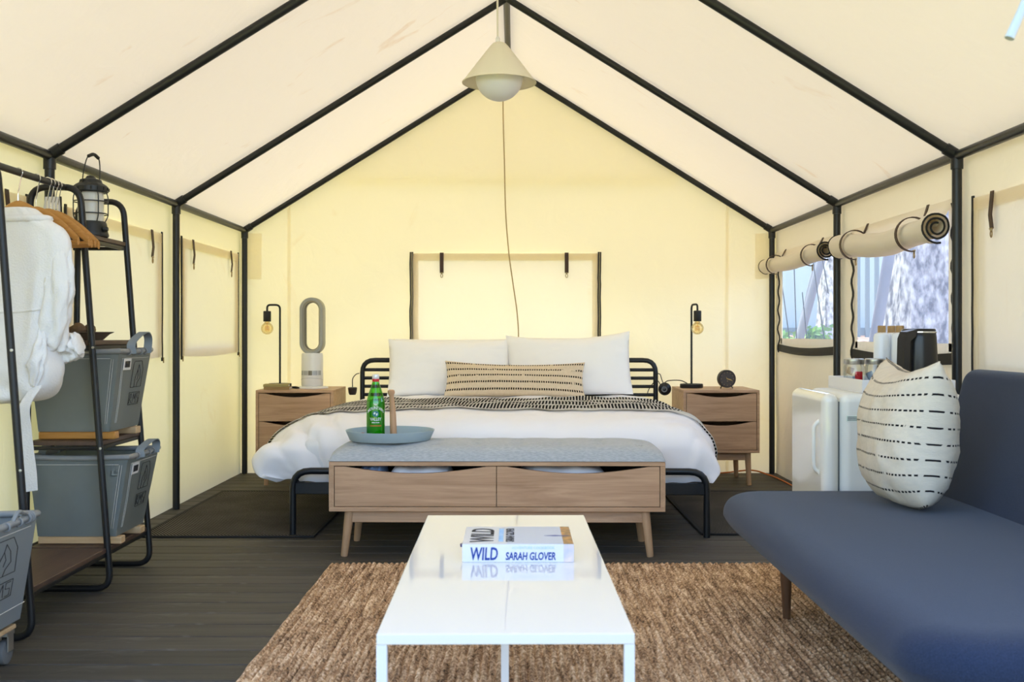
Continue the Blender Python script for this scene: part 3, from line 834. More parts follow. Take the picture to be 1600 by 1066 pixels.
for wi, (a0, a1, z0, z1) in enumerate(WIN):
    wnd = struct(bpy.data.objects.new('window_%d' % (wi + 1), None)); wnd.location = (xr, (a0 + a1) / 2, z0); COL.objects.link(wnd)
    bm = BM(); grid(bm, 12, 8, lambda u, v: Vector((xr + 0.004 + 0.006 * math.sin(PI * u) * math.sin(PI * v), a0 + (a1 - a0) * u, z0 + (z1 - z0) * v)))
    obj('netting', bm, 'netting', wnd)
    bm = BM()   # pale hem round the opening
    for (p0, p1, q0, q1) in ((a0 - 0.01, a0 + 0.035, z0, z1), (a1 - 0.035, a1 + 0.01, z0, z1), (a0, a1, z0 - 0.005, z0 + 0.035)):
        grid(bm, 8, 8, lambda u, v: Vector((xr - 0.006, p0 + (p1 - p0) * u, q0 + (q1 - q0) * v)))
    obj('hem', bm, 'flap', wnd)
    bm = BM()
    pts = [Vector((xr - 0.014 - 0.01 * math.sin(PI * q / 14), a0 - 0.02 + (a1 - a0 + 0.04) * q / 14, z0 - 0.028 - 0.018 * math.sin(PI * q / 14))) for q in range(15)]
    ribbon(bm, pts, (0, 0, 0.048), 0.004); obj('hook_tape', bm, 'zip', wnd)
    for a in (a0 - 0.03, a1 + 0.03):
        bm = BM()
        pts = [Vector((xr - 0.012 - 0.006 * math.sin(q * 1.1), a + 0.006 * math.sin(q * 0.9 + a), z0 - 0.06 + (z1 - z0 + 0.07) * q / 30)) for q in range(31)]
        ribbon(bm, pts, (0, 0.022, 0), 0.005); obj('zip', bm, 'zip', wnd)
    # rolled-up blind held by two leather straps
    rr0, rr1 = ((0.052, 0.050), (0.068, 0.058))[wi]
    zc = (1.440, 1.445)[wi]
    rl = thing('rolled_blind', ('canvas blind rolled up above the window nearest the bed, tied by two straps',
                                'canvas blind rolled up above the window behind the kettle, its end gaping open')[wi], 'blind', (xr - 0.07, (a0 + a1) / 2, zc), group='rolled window blinds')
    ya, yb2 = a0 - 0.02, a1 + (0.13 if wi == 0 else 0.05)
    NS = 34
    bm = BM()
    def roll(u, v):
        y = ya + (yb2 - ya) * u
        turns = 2.6
        th = v * turns * 2 * PI
        e = rr1 + (rr0 - rr1) * u if wi else rr0
        pinch = 1 - 0.22 * (math.exp(-((u - 0.22) / 0.06) ** 2) + math.exp(-((u - 0.78) / 0.06) ** 2))
        r = (e * (0.28 + 0.72 * v)) * (0.80 + 0.20 * pinch) * (1 + 0.14 * fbm(y * 3, math.sin(th) * 0.6, wi))
        if wi and u < 0.06: r *= 1.12
        zz = zc - (0.034 if wi else 0.0) * (1 - u) - (0.030 if wi else 0.016) * math.sin(PI * u) ** 2
        return Vector((xr - 0.078 + math.cos(th + 1.2) * r, y, zz + math.sin(th + 1.2) * r))
    grid(bm, NS, 60, roll); obj('roll', bm, 'flap', rl)
    for u in (0, 1):
        bm = BM(); tube(bm, [roll(u, v / 60) for v in range(0, 61)], 0.0045, 6); obj('black_binding', bm, 'zip', rl)
    bm = BM()   # the sheet that joins the roll to the wall
    grid(bm, 24, 5, lambda u, v: Vector((xr - 0.010 - (0.068 + 0.015 * math.sin(PI * u * 2)) * v ** 1.6, ya + (yb2 - ya) * u, 1.53 - (1.53 - zc + (0.03 * (1 - u) if wi else 0.0) + 0.02 * math.sin(PI * u)) * v)))
    obj('sheet', bm, 'flap', rl)
    for u in (0.2, 0.8):
        y = ya + (yb2 - ya) * u
        bm = BM()
        R_ = (rr0 + rr1) / 2 + 0.012; zs_ = zc - (0.034 if wi else 0.0) * (1 - u) - (0.030 if wi else 0.016) * math.sin(PI * u) ** 2
        pts = [Vector((xr - 0.078 + math.cos(t) * R_, y, zs_ - 0.002 + math.sin(t) * R_)) for t in [0.9 + 3.9 * q / 16 for q in range(17)]]
        pts = [Vector((xr - 0.01, y, 1.535))] + pts
        ribbon(bm, pts, (0, 0.024, 0), 0.004); st = obj('strap', bm, 'leather', rl)
        bm = BM(); snap_hook(bm, pts[-1] + Vector((0, 0, 0.004)), 0.013, 'X'); obj('snap_hook', bm, 'brass', st)

# ------------------------------------------------------------------ outside the windows
def trunk(name, label, x, y, r, h, lean=0.0):
    zb = ground_h(x, y) - 0.15
    bm = BM()
    def fn(u, v):
        a = 2 * PI * u; z = zb + h * v
        rr = r * (1.0 + 0.5 * math.exp(-v * h / 0.35) - 0.10 * v)
        p = Vector((math.cos(a), math.sin(a), 0))
        rr *= 1 + 0.10 * fbm(p.x * 2.4, p.y * 2.4, z * 1.1) + 0.06 * fbm(p.x * 7, p.y * 7, z * 2.2 + 4)
        return Vector((x + lean * v * h, y, z)) + p * rr
    grid(bm, 48, 60, fn)
    o = obj(name, bm, 'bark', origin=(x, y, zb)); return tag(o, label, 'tree', 'trees outside the windows')
trunk('tree_trunk', 'thick grey furrowed tree trunk filling the window behind the kettle', 2.93, 7.45, 0.30, 7.0, 0.01)
trunk('tree_trunk', 'slim brownish trunk seen at the edge of the window nearest the bed', 3.78, 12.5, 0.17, 6.0, -0.005)

def out_pole(label, a, b, r):
    bm = BM(); tube(bm, [a, b], r, 12); tag(obj('leaning_pole', bm, 'pole_grey', origin=a), label, 'pole', 'leaning poles outside')
out_pole('grey pole leaning across the window nearest the bed', P(1242, 556, 8.2), P(1280, 420, 8.2) + Vector((0.12, 0, 0.45)), 0.034)
out_pole('second grey pole crossing the first outside the window nearest the bed', P(1240, 556, 8.45), P(1262, 470, 8.45) + Vector((0.10, 0, 0.42)), 0.024)
out_pole('grey pole leaning in front of the thick trunk', P(1362, 560, 6.7), P(1386, 395, 6.7) + Vector((0.10, 0, 0.5)), 0.036)
for i, (a, b) in enumerate((((1218, 455), (1236, 552)), ((1240, 430), (1244, 520)), ((1268, 430), (1287, 530)), ((1256, 520), (1262, 548)), ((1281, 420), (1293, 455)))):
    bm = BM(); tube(bm, [P(a[0], a[1], 7.9) + Vector((0, 0, 0.25)) + (P(a[0], a[1], 7.9) - P(b[0], b[1], 7.9)) * 0.4, P(b[0], b[1], 7.9) + (P(b[0], b[1], 7.9) - P(a[0], a[1], 7.9)) * 0.12], 0.004, 6)
    tag(obj('guy_rope', bm, 'cord_black', origin=P(b[0], b[1], 7.9)), 'thin dark guy rope, %s of five outside the window nearest the bed' % ('leftmost', 'second from left', 'fourth from left', 'third from left', 'rightmost')[i], 'rope', 'guy ropes outside the window')
# slatted fence behind the trunk
fx = thing('slat_fence', 'grey upright slat fence beyond the trunk outside the tent', 'fence', (5.2, 12.6, ground_h(5.2, 12.6)))
zf = 0.72
for i in range(26):
    x = 4.20 + i * 0.115
    bm = BM(); box(bm, (x, 13.0, zf), (x + 0.05, 13.03, zf + 1.55)); obj('slat', bm, 'fence_slat', fx, smooth=False)
for z in (0.95, 2.1):
    bm = BM(); box(bm, (4.15, 13.03, z), (7.2, 13.07, z + 0.07)); obj('rail', bm, 'fence_slat', fx, smooth=False)
cw = thing('corrugated_fence', 'pale blue-grey corrugated sheet fence beyond the window nearest the bed', 'fence', (4, 15.2, 0.6))
def corr(x0, x1):
    bm = BM(); grid(bm, 24, 2, lambda u, v: Vector((x0 + (x1 - x0) * u, 15.4 + 0.02 * math.sin(u * 24 * PI / 3), 0.6 + 1.9 * v))); return bm
for i in range(7): obj('sheet', corr(1.2 + i * 1.4, 2.6 + i * 1.4), 'fence_wall', cw)
for z in (1.0, 2.3):
    bm = BM(); box(bm, (1.2, 15.33, z), (11, 15.375, z + 0.06)); obj('rail', bm, 'fence_slat', cw, smooth=False)
def shrub(label, c, n, s, seed):
    rr = random.Random(seed); root = thing('leafy_shrub', label, 'shrub', c, group='shrubs outside')
    bm = BM()
    for i in range(7):
        d = Vector((rr.uniform(-1, 1), rr.uniform(-1, 1), 2.0)).normalized() * s
        tube(bm, [Vector(c), Vector(c) + d * 0.8], 0.006, 5)
    obj('stem', bm, 'leaf', root)
    bm = BM()
    for i in range(n):
        p = Vector(c) + Vector((rr.gauss(0, .3) * s, rr.gauss(0, .3) * s, abs(rr.gauss(0.5, .25)) * s))
        a = Vector((rr.uniform(-1, 1), rr.uniform(-1, 1), rr.uniform(-.3, 1))).normalized() * 0.045
        b = a.cross(Vector((rr.uniform(-1, 1), rr.uniform(-1, 1), rr.uniform(-1, 1)))).normalized() * 0.018
        bm.faces.new([bm.verts.new(q) for q in (p - a, p + b, p + a, p - b)])
    f = obj('foliage', bm, 'leaf', root, smooth=False); f['kind'] = 'stuff'
shrub('bright green shrub behind the leaning pole outside the window', P(1276, 548, 9.6), 300, 0.20, 3)
shrub('small green shrub low at the far edge of the window nearest the bed', P(1221, 556, 9.3), 220, 0.20, 5)
# ------------------------------------------------------------------ rugs
def rug_rows(x0, x1, y0, y1, row, amp):
    bm = BM()
    n = int((x1 - x0) / row); per = 5; nu = n * per; nv = 400
    def fn(u, v):
        x = x0 + (x1 - x0) * u; y = y0 + (y1 - y0) * v
        ph = (x - x0) / row
        i = math.floor(ph)
        h = abs(math.sin(PI * ph)) ** 0.7
        kn = 0.5 + 0.5 * math.sin(y * 2 * PI / 0.030 + i * 2.4 + 1.5 * fbm(i * 0.7, y * 3, 0))
        edge = min(u, 1 - u) * (x1 - x0) / 0.02; ev = min(v, 1 - v) * (y1 - y0) / 0.02
        z = 0.004 + (0.006 + amp * h * (0.50 + 0.50 * kn)) * min(1, edge + 0.2) * min(1, ev + 0.2)
        wx = 0.006 * fbm(y * 5, i * 0.3, 7) ; wy = 0.008 * fbm(i * 1.7, v * 3, 1) if v in (0, 1) else 0
        return Vector((x + wx, y + wy, z))
    grid(bm, nu, nv, fn)
    return bm
tag(obj('jute_rug', rug_rows(-0.775, 1.096, 1.67, 4.41, 0.0225, 0.012), 'jute'), 'braided natural jute rug under the coffee table', 'rug')

def dark_rug(label, x0, x1, y0, y1):
    root = thing('bedside_rug', label, 'rug', ((x0 + x1) / 2, (y0 + y1) / 2, 0), group='black bedside rugs')
    bm = BM(); box(bm, (x0 + 0.02, y0 + 0.02, 0.0005), (x1 - 0.02, y1 - 0.02, 0.008)); obj('field', bm, 'dark_rug', root, smooth=False)
    for lo, hi in (((x0, y0, 0.0005), (x1, y0 + 0.02, 0.010)), ((x0, y1 - 0.02, 0.0005), (x1, y1, 0.010)),
                   ((x0, y0 + 0.02, 0.0005), (x0 + 0.02, y1 - 0.02, 0.010)), ((x1 - 0.02, y0 + 0.02, 0.0005), (x1, y1 - 0.02, 0.010))):
        bm = BM(); box(bm, lo, hi, 0.003, 1); obj('binding', bm, 'rug_edge', root)
dark_rug('black flat-woven rug on the lantern side of the bed', -1.80, -0.955, 5.02, 6.48)
dark_rug('black flat-woven rug between the bed and the white fridge', 0.895, 1.74, 5.08, 6.48)

# ------------------------------------------------------------------ bed
BX = -0.0765
bed = thing('bed', 'black tubular metal bed frame with barred headboard', 'bed', (BX, 5.05, 0), math.radians(-0.9))
HW = 0.990
YH = 7.13
tr = 0.0165
bm = BM()
tube(bm, fillet([(BX - HW, YH, 0), (BX - HW, YH, 0.793), (BX + HW, YH, 0.793), (BX + HW, YH, 0)], 0.085), tr, 14); obj('headboard', bm, 'bed_steel', bed)
for z in (0.728, 0.672, 0.616, 0.56, 0.50):
    bm = BM(); tube(bm, [(BX - HW, YH, z), (BX + HW, YH, z)], 0.0115, 10); obj('headboard_bar', bm, 'bed_steel', bed)
bm = BM()
tube(bm, fillet([(BX - HW, 5.05, 0), (BX - HW, 5.05, 0.313), (BX + HW, 5.05, 0.313), (BX + HW, 5.05, 0)], 0.085), tr, 14); obj('footboard', bm, 'bed_steel', bed)
bm = BM(); box(bm, (BX - HW, 5.042, 0.202), (BX + HW, 5.062, 0.258), 0.003, 1); obj('foot_rail', bm, 'bed_steel', bed)
for s in (-1, 1):
    bm = BM(); box(bm, (BX + s * HW - 0.012, 5.05, 0.202), (BX + s * HW + 0.012, YH, 0.258), 0.003, 1); obj('side_rail', bm, 'bed_steel', bed)
for i in range(9):
    y = 5.2 + i * 0.225
    bm = BM(); box(bm, (BX - HW, y, 0.215), (BX + HW, y + 0.07, 0.232)); obj('slat', bm, 'pine', bed, smooth=False)
bm = BM(); box(bm, (BX - 0.965, 5.135, 0.262), (BX + 0.965, 7.09, 0.46), 0.05, 4)
tag(obj('mattress', bm, 'sheet'), 'white mattress mostly hidden under the duvet', 'mattress')

# duvet: a draped sheet over the mattress, puffed at the foot corner beside the lantern rack
PROF = [(-1.245, 0.285), (-1.300, 0.305), (-1.300, 0.355), (-1.235, 0.440), (-1.115, 0.515), (-0.93, 0.560), (-0.62, 0.572), (-0.05, 0.574),
        (0.50, 0.575), (0.760, 0.568), (0.890, 0.535), (0.965, 0.470), (1.005, 0.390), (1.018, 0.320), (0.985, 0.285)]
PR_ = smooth_path([(a, 0, b) for a, b in PROF], 10)
# resample by arc length
cum = [0.0]
for a, b in zip(PR_, PR_[1:]): cum.append(cum[-1] + (b - a).length)
def prof(u):
    s = u * cum[-1]
    for i in range(len(cum) - 1):
        if cum[i + 1] >= s:
            t = (s - cum[i]) / max(1e-9, cum[i + 1] - cum[i]); return PR_[i].lerp(PR_[i + 1], t)
    return PR_[-1].copy()
TABLE = [prof(i / 400) for i in range(401)]
def prof_f(u):
    x = max(0, min(1, u)) * 400; i = min(399, int(x)); return TABLE[i].lerp(TABLE[i + 1], x - i)
FRONT = smooth_path([(6.86, 0, 0), (6.3, 0, 0), (5.7, 0, 0.0), (5.42, 0, 0.015), (5.27, 0, 0.07), (5.17, 0, 0.20), (5.115, 0, 0.42), (5.098, 0, 0.70), (5.090, 0, 0.95), (5.092, 0, 1.0)], 10)
cf = [0.0]
for a, b in zip(FRONT, FRONT[1:]): cf.append(cf[-1] + math.hypot(b.x - a.x, (b.z - a.z) * 0.3))
def front(v):
    s = v * cf[-1]
    for i in range(len(cf) - 1):
        if cf[i + 1] >= s:
            t = (s - cf[i]) / max(1e-9, cf[i + 1] - cf[i]); q = FRONT[i].lerp(FRONT[i + 1], t); return q.x, q.z
    return FRONT[-1].x, FRONT[-1].z
def duvet_pt(u, v, lift=0.0):
    p = prof_f(u); y, d = front(v)
    x, z = p.x, p.z
    wide = max(0.0, (abs(x + 0.14) - 0.70) / 0.45)
    puff = 0.0
    if x < -0.80: puff = min(1, (-0.80 - x) / 0.35)
    zmin = 0.246
    # at the foot the sheet turns in and is tucked behind the rail; the loose corner stays out as a puff
    x2 = x * (1 - 0.16 * d * (1 if abs(x) > 0.8 else 0.4) * (0.65 if x < 0 else 0.55))
    if x > 0: x2 = x * (1 - 0.075 * d * min(1, max(0, (x - 0.7) / 0.25)))
    z2 = z + (zmin - z) * d
    y2 = y + 0.05 * puff * d - 0.03 * puff * (1 - d) * max(0, (5.6 - y) / 0.5)
    # wrinkles: large soft billows on top, tighter pleats towards the foot corners
    corner = max(0, 1 - abs(y - 5.15) / 0.55) * min(1, wide)
    b = 0.014 * fbm(x * 1.7, y * 1.7, 2.0) + 0.011 * fbm(x * 4.2, y * 4.2, 9.0)
    pl_ = math.sin((x * 9 + y * 16 + 3.0 * fbm(x * 2, y * 2, 4))) * 0.022 * corner
    face = d * (0.012 * math.sin(x * 17 + 2.6 * fbm(x * 2.2, z2 * 3, 6)) + 0.016 * fbm(x * 4, z2 * 6, 2))
    side = min(1, wide) * (1 - d) * 0.012 * math.sin(y * 15 + 3 * fbm(y * 2, z * 4, 3))
    sx_ = (1 if x > 0 else -1)
    q = Vector((x2 + sx_ * (side + pl_ * 0.7), y2 - face - pl_ * 0.6, z2 + b * (1 - d) + pl_ * 0.8 + lift))
    cr = max(0, 1 - abs(y - 5.22) / 0.30) * max(0, 1 - abs(x + 1.02) / 0.30)
    q += Vector((-0.4, -0.5, 0.6)) * 0.060 * cr * (abs(math.sin(x * 21 + y * 9 + 2 * fbm(x * 3, y * 3, 1))) - 0.5)
    cr2 = max(0, 1 - abs(y - 5.2) / 0.35) * max(0, 1 - abs(x - 0.86) / 0.22)
    q += Vector((0.3, -0.5, 0.5)) * 0.028 * cr2 * (abs(math.sin(x * 16 - y * 17 + 2 * fbm(x * 3, y * 3, 5))) - 0.5)
    q.z = max(q.z, 0.245)
    return q
def rot_bed(p):
    a = math.radians(-0.9); dx, dy = p.x - BX, p.y - 5.05
    return Vector((BX + dx * math.cos(a) - dy * math.sin(a), 5.05 + dx * math.sin(a) + dy * math.cos(a), p.z))
bm = BM(); grid(bm, 200, 130, lambda u, v: rot_bed(duvet_pt(u, v) + Vector((0.0, 0, 0))))
duv = obj('duvet', bm, 'white_cotton', angle=80)
tag(duv, 'puffy white duvet spread over the bed', 'duvet')

# throw blanket across the bed
thr = thing('throw_blanket', 'black and white checked woven throw laid across the duvet', 'blanket', (BX, 5.9, 0.56))
cl = cum[-1]
def v_of_y(yy):
    lo, hi = 0.0, 1.0
    for _ in range(40):
        m = (lo + hi) / 2
        if front(m)[0] > yy: lo = m
        else: hi = m
    return lo
va, vb = v_of_y(6.36), v_of_y(5.44)
bm = BM()
def thr_pt(u, v, lift=0.012):
    u2 = 0.003 + 0.984 * u
    vv = va + (vb - va) * v + 0.006 * math.sin(u * 9)
    p = duvet_pt(u2, vv); e = 0.004
    # push outwards from the duvet
    t = duvet_pt(min(1, u2 + e), vv) - duvet_pt(max(0, u2 - e), vv)
    n = Vector((-t.z, 0, t.x)).normalized()
    return rot_bed(p + n * lift)
grid(bm, 200, 36, lambda u, v: thr_pt(u, v), uvfn=lambda u, v: (u * cl, v * 0.92))
vs0 = list(bm.verts); 
bmesh.ops.solidify(bm, geom=list(bm.faces), thickness=0.006)
obj('cloth', bm, 'throw', thr, angle=80)
for end in (0, 1):
    bm = BM()
    for i in range(46):
        p = thr_pt(end, (i + 0.5) / 46); d = Vector((0.004 * R.uniform(-1, 1), 0.012 * R.uniform(-1, 1), -0.05))
        tube(bm, [p, p + d * 0.5, p + d], 0.0028, 5)
    f = obj('fringe', bm, 'fringe', thr); f['kind'] = 'stuff'

# pillows
def pillow_bm(w, h, t, seed=0, ear=0.05, rnd=0.0, sag=0.0, flat=2.4, uvscale=True, nu=40, nv=32):
    bm = BM(); uvl = bm.loops.layers.uv.verify()
    def pt(u, v, s):
        a, b = 2 * u - 1, 2 * v - 1
        T = (max(0, 1 - abs(a) ** flat) * max(0, 1 - abs(b) ** flat)) ** 0.55
        x = w / 2 * a * (1 - ear * (1 - b * b)); z = h / 2 * b * (1 - ear * 1.2 * (1 - a * a))
        wr = 0.03 * t * fbm(a * 2 + seed, b * 2, s) + 0.05 * t * fbm(a * 4 + seed, b * 3, s + 4) * (abs(a) + abs(b)) * 0.5
        kb = rnd * (1.0 if b < 0 else 0.25)
        x *= 1 - kb * b ** 4; z *= 1 - kb * a ** 4 * 0.8
        if b > 0: z -= sag * (1 - a * a) * b
        return Vector((x, s * (t / 2 * T + wr * min(1, T * 3)), z + h / 2))
    G = {}
    for s in (-1, 1):
        for i in range(nu + 1):
            for j in range(nv + 1):
                edge = i in (0, nu) or j in (0, nv)
                if edge and s == 1: G[(s, i, j)] = G[(-1, i, j)]
                else: G[(s, i, j)] = bm.verts.new(pt(i / nu, j / nv, 0 if edge else s))
    for s in (-1, 1):
        for i in range(nu):
            for j in range(nv):
                idx = ((i, j), (i + 1, j), (i + 1, j + 1), (i, j + 1))
                if s == 1: idx = idx[::-1]
                f = bm.faces.new([G[(s, a, b)] for a, b in idx])
                for lp, (a, b) in zip(f.loops, idx): lp[uvl].uv = (a / nu * w, b / nv * h)
    return bm
def place(bm, M_):
    for v in bm.verts: v.co = M_ @ v.co
    return bm
def pillow(name, label, mat, loc, w, h, t, lean, rz=0.0, ry=0.0, seed=0, group=None, **kw):
    bm = pillow_bm(w, h, t, seed, **kw)
    place(bm, Matrix.Translation(loc) @ Matrix.Rotation(rz, 4, 'Z') @ Matrix.Rotation(ry, 4, 'Y') @ Matrix.Rotation(-lean, 4, 'X'))
    return tag(obj(name, bm, mat, angle=80), label, 'pillow', group)
# lean: top goes backwards
def lean(d): return math.radians(d)
pillow('bed_pillow', 'white pillow leaning on the headboard nearest the tower fan', 'pillow_cotton', (-0.425, 6.80, 0.568), 0.80, 0.385, 0.19, lean(16), 0.03, 0.0, 1, 'white bed pillows', ear=0.03, sag=0.015)
pillow('bed_pillow', 'white pillow with a pointed corner leaning on the headboard nearest the clock', 'pillow_cotton', (0.355, 6.80, 0.568), 0.81, 0.420, 0.19, lean(14), -0.02, -0.035, 5, 'white bed pillows', ear=0.035, sag=0.03)
pillow('bed_pillow', 'white pillow tucked behind the one near the tower fan, only its corner showing', 'pillow_cotton', (-0.40, 6.985, 0.575), 0.80, 0.365, 0.13, lean(7), 0.0, 0.0, 8, 'white bed pillows', ear=0.03)
pillow('bed_pillow', 'white pillow tucked behind the one near the clock, almost hidden', 'pillow_cotton', (0.34, 6.985, 0.575), 0.78, 0.375, 0.13, lean(7), 0.0, 0.0, 9, 'white bed pillows', ear=0.03)
pillow('lumbar_pillow', 'long beige lumbar pillow with dark dashed stripes in front of the white pillows', 'lumbar', (-0.004, 6.60, 0.578), 0.885, 0.232, 0.13, lean(20), 0.0, 0.012, 3, ear=0.04, sag=0.02)

# ------------------------------------------------------------------ nightstands
def scoop_face(bm, x0, x1, z0, z1, y, dy, depth, n=24):
    """Drawer front whose top edge dips in a shallow finger scoop."""
    top = []
    w = x1 - x0
    for i in range(n + 1):
        t = i / n
        k = max(0.0, math.sin(PI * (t - 0.06) / 0.88)) if 0.06 < t < 0.94 else 0.0
        top.append((x0 + w * t, y, z1 - depth * k))
    prism(bm, [(x0, y, z0)] + top + [(x1, y, z0)], (0, dy, 0))

def nightstand(label, x0, x1, y0, y1):
    cx, cy = (x0 + x1) / 2, (y0 + y1) / 2
    root = thing('nightstand', label, 'nightstand', (cx, cy, 0), group='oak nightstands beside the bed')
    zb, zt, th = 0.212, 0.612, 0.017
    bm = BM()
    box(bm, (x0, y0, zt - th), (x1, y1, zt), 0.0015, 1); box(bm, (x0, y0, zb), (x1, y1, zb + th), 0.0015, 1)
    box(bm, (x0, y0, zb + th), (x0 + th, y1, zt - th)); box(bm, (x1 - th, y0, zb + th), (x1, y1, zt - th))
    box(bm, (x0 + th, y1 - 0.01, zb + th), (x1 - th, y1, zt - th))
    obj('body', bm, 'oak', root, smooth=False)
    zm = (zb + zt) / 2
    for a, b in ((zb + th + 0.003, zm - 0.001), (zm + 0.002, zt - th - 0.003)):
        bm = BM(); scoop_face(bm, x0 + th + 0.003, x1 - th - 0.003, a, b, y0 + 0.002, 0.016, 0.026)
        d = obj('drawer', bm, 'oak', root, smooth=False)
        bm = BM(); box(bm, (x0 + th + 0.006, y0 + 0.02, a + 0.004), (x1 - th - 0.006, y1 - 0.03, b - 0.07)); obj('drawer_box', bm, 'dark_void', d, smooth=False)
    bm = BM()
    for yy in (y0 + 0.05, y1 - 0.07): box(bm, (x0 + 0.05, yy, zb - 0.052), (x1 - 0.05, yy + 0.02, zb), 0.002, 1)
    obj('apron', bm, 'oak', root, smooth=False)
    for sx_ in (-1, 1):
        for sy_ in (-1, 1):
            xx = cx + sx_ * ((x1 - x0) / 2 - 0.065); yy = cy + sy_ * ((y1 - y0) / 2 - 0.06)
            bm = BM(); tube(bm, [(xx, yy, zb), (xx + sx_ * 0.010, yy + sy_ * 0.008, 0.0)], 0.02, 12, radii=[0.0215, 0.0145]); obj('leg', bm, 'oak_v', root)
nightstand('oak nightstand carrying the tower fan, left of the bed', -1.652, -1.158, 6.72, 7.22)
nightstand('oak nightstand carrying the alarm clock, right of the bed', 1.071, 1.556, 6.72, 7.22)
ZN = 0.612

# table lamps
def table_lamp(label, x, y, dx, dy):
    root = thing('table_lamp', label, 'lamp', (x, y, ZN), group='black bedside lamps')
    bm = BM(); lathe(bm, (x, y, ZN), [(0.0, 0.0005), (0.074, 0.0005), (0.076, 0.003), (0.076, 0.024), (0.073, 0.027), (0.0, 0.027)], 40); obj('base', bm, 'matte_black', root)
    h = 0.553; al = 0.085
    bm = BM(); e = Vector((x + dx * al, y + dy * al, ZN + h))
    tube(bm, fillet([(x, y, ZN + 0.02), (x, y, ZN + h), e, e + Vector((0, 0, -0.045))], 0.03), 0.0068, 10); obj('stem', bm, 'matte_black', root)
    bm = BM(); lathe(bm, e + Vector((0, 0, -0.112)), [(0.0, 0.0), (0.024, 0.0), (0.0255, 0.002), (0.0255, 0.066), (0.024, 0.070), (0.0, 0.072)], 24); obj('socket', bm, 'matte_black', root)
    c = e + Vector((0, 0, -0.158)); r = 0.0405
    bm = BM(); lathe(bm, c, [(0.0, -r)] + [(r * math.cos(a), r * math.sin(a)) for a in [(-80 + 140 * i / 14) * PI / 180 for i in range(15)]] + [(0.014, 0.046)], 28, cap=False)
    bl = obj('bulb', bm, 'amber_glass', root)
    bm = BM()
    tube(bm, [c + Vector((0, 0, 0.04)), c + Vector((0, 0, -0.012))], 0.0022, 6)
    for q in range(5):
        a0_ = 2 * PI * q / 5; a1_ = 2 * PI * (q + 0.5) / 5
        tube(bm, [c + Vector((math.cos(a0_) * 0.012, math.sin(a0_) * 0.012, 0.018)), c + Vector((math.cos(a1_) * 0.013, math.sin(a1_) * 0.013, -0.016)), c + Vector((math.cos(a0_ + 1.256) * 0.012, math.sin(a0_ + 1.256) * 0.012, 0.018))], 0.0011, 5)
    obj('filament', bm, 'filament', bl)
    return root
table_lamp('black bent-stem lamp with amber bulb beside the tower fan', -1.577, 7.08, -1.0, -0.05)
rl_ = table_lamp('black bent-stem lamp with amber bulb beside the alarm clock', 1.172, 7.02, 0.30, -0.95)

# tower fan
fx_, fy_ = -1.337, 6.96
root = thing('tower_fan', 'bladeless tower fan with tall grey oval loop on the nightstand', 'fan', (fx_, fy_, ZN))
bm = BM(); lathe(bm, (fx_, fy_, ZN), [(0, 0.0005), (0.103, 0.0005), (0.104, 0.004), (0.100, 0.012), (0.075, 0.016), (0, 0.016)], 48); obj('base', bm, 'fan_white', root)
bm = BM(); lathe(bm, (fx_, fy_, ZN), [(0.068, 0.016), (0.071, 0.022), (0.072, 0.070), (0.070, 0.215), (0.066, 0.232), (0.0, 0.236)], 48); bd = obj('body', bm, 'fan_white', root)
for a0_, a1_, mt in ((-128, -102, 'fan_grille'), (-78, -52, 'fan_grille'), (-150, -132, 'fan_grille'), (-48, -30, 'fan_grille')):
    bm = BM(); grid(bm, 8, 2, lambda u, v: Vector((fx_ + 0.0735 * math.cos(math.radians(a0_ + (a1_ - a0_) * u)), fy_ + 0.0735 * math.sin(math.radians(a0_ + (a1_ - a0_) * u)), ZN + 0.088 + 0.030 * v))); obj('grille', bm, mt, bd)
bm = BM(); grid(bm, 8, 2, lambda u, v: Vector((fx_ + 0.074 * math.cos(math.radians(-100 + 20 * u)), fy_ + 0.074 * math.sin(math.radians(-100 + 20 * u)), ZN + 0.088 + 0.030 * v))); obj('display', bm, 'fan_display', bd)
bm = BM()
ring = [Vector((fx_ + 0.0725 * math.cos(math.radians(a)), fy_ + 0.0725 * math.sin(math.radians(a)), ZN + 0.054 + 0.016 * math.cos(math.radians((a + 90) * 1.0)))) for a in range(-170, -9, 8)]
tube(bm, ring, 0.0012, 5); obj('seam', bm, 'fan_grille', bd)
bm = BM()
zl0, zl1 = ZN + 0.222, ZN + 0.598; ro, ri = 0.078, 0.0475
def stad(r, c0, c1, n=20):
    pts = []
    for i in range(n + 1): a = PI * i / n; pts.append((r * math.cos(a), c1 + r * math.sin(a)))
    for i in range(n + 1): a = PI + PI * i / n; pts.append((r * math.cos(a), c0 + r * math.sin(a)))
    return pts
c0_, c1_ = zl0 + ro, zl1 - ro
rings = []
for (r, yy) in ((ro - 0.004, -0.040), (ro, -0.034), (ro, 0.050), (ro - 0.006, 0.056), (ri + 0.008, 0.056), (ri, 0.045), (ri, -0.020), (ri + 0.010, -0.040)):
    rings.append([bm.verts.new((fx_ + a, fy_ + yy, b)) for a, b in stad(r, c0_, c1_)])
for A, B in zip(rings, rings[1:] + rings[:1]):
    for k in range(len(A)): bm.faces.new((A[k], A[(k + 1) % len(A)], B[(k + 1) % len(A)], B[k]))
bmesh.ops.recalc_face_normals(bm, faces=bm.faces)
lp_ = obj('loop', bm, 'fan_silver', root)
bm = BM()
rings = [[bm.verts.new((fx_ + a, fy_ + yy, b)) for a, b in stad(r, c0_, c1_)] for r, yy in ((ri - 0.0005, 0.042), (ri - 0.003, 0.040), (ri - 0.003, -0.012), (ri - 0.0005, -0.014))]
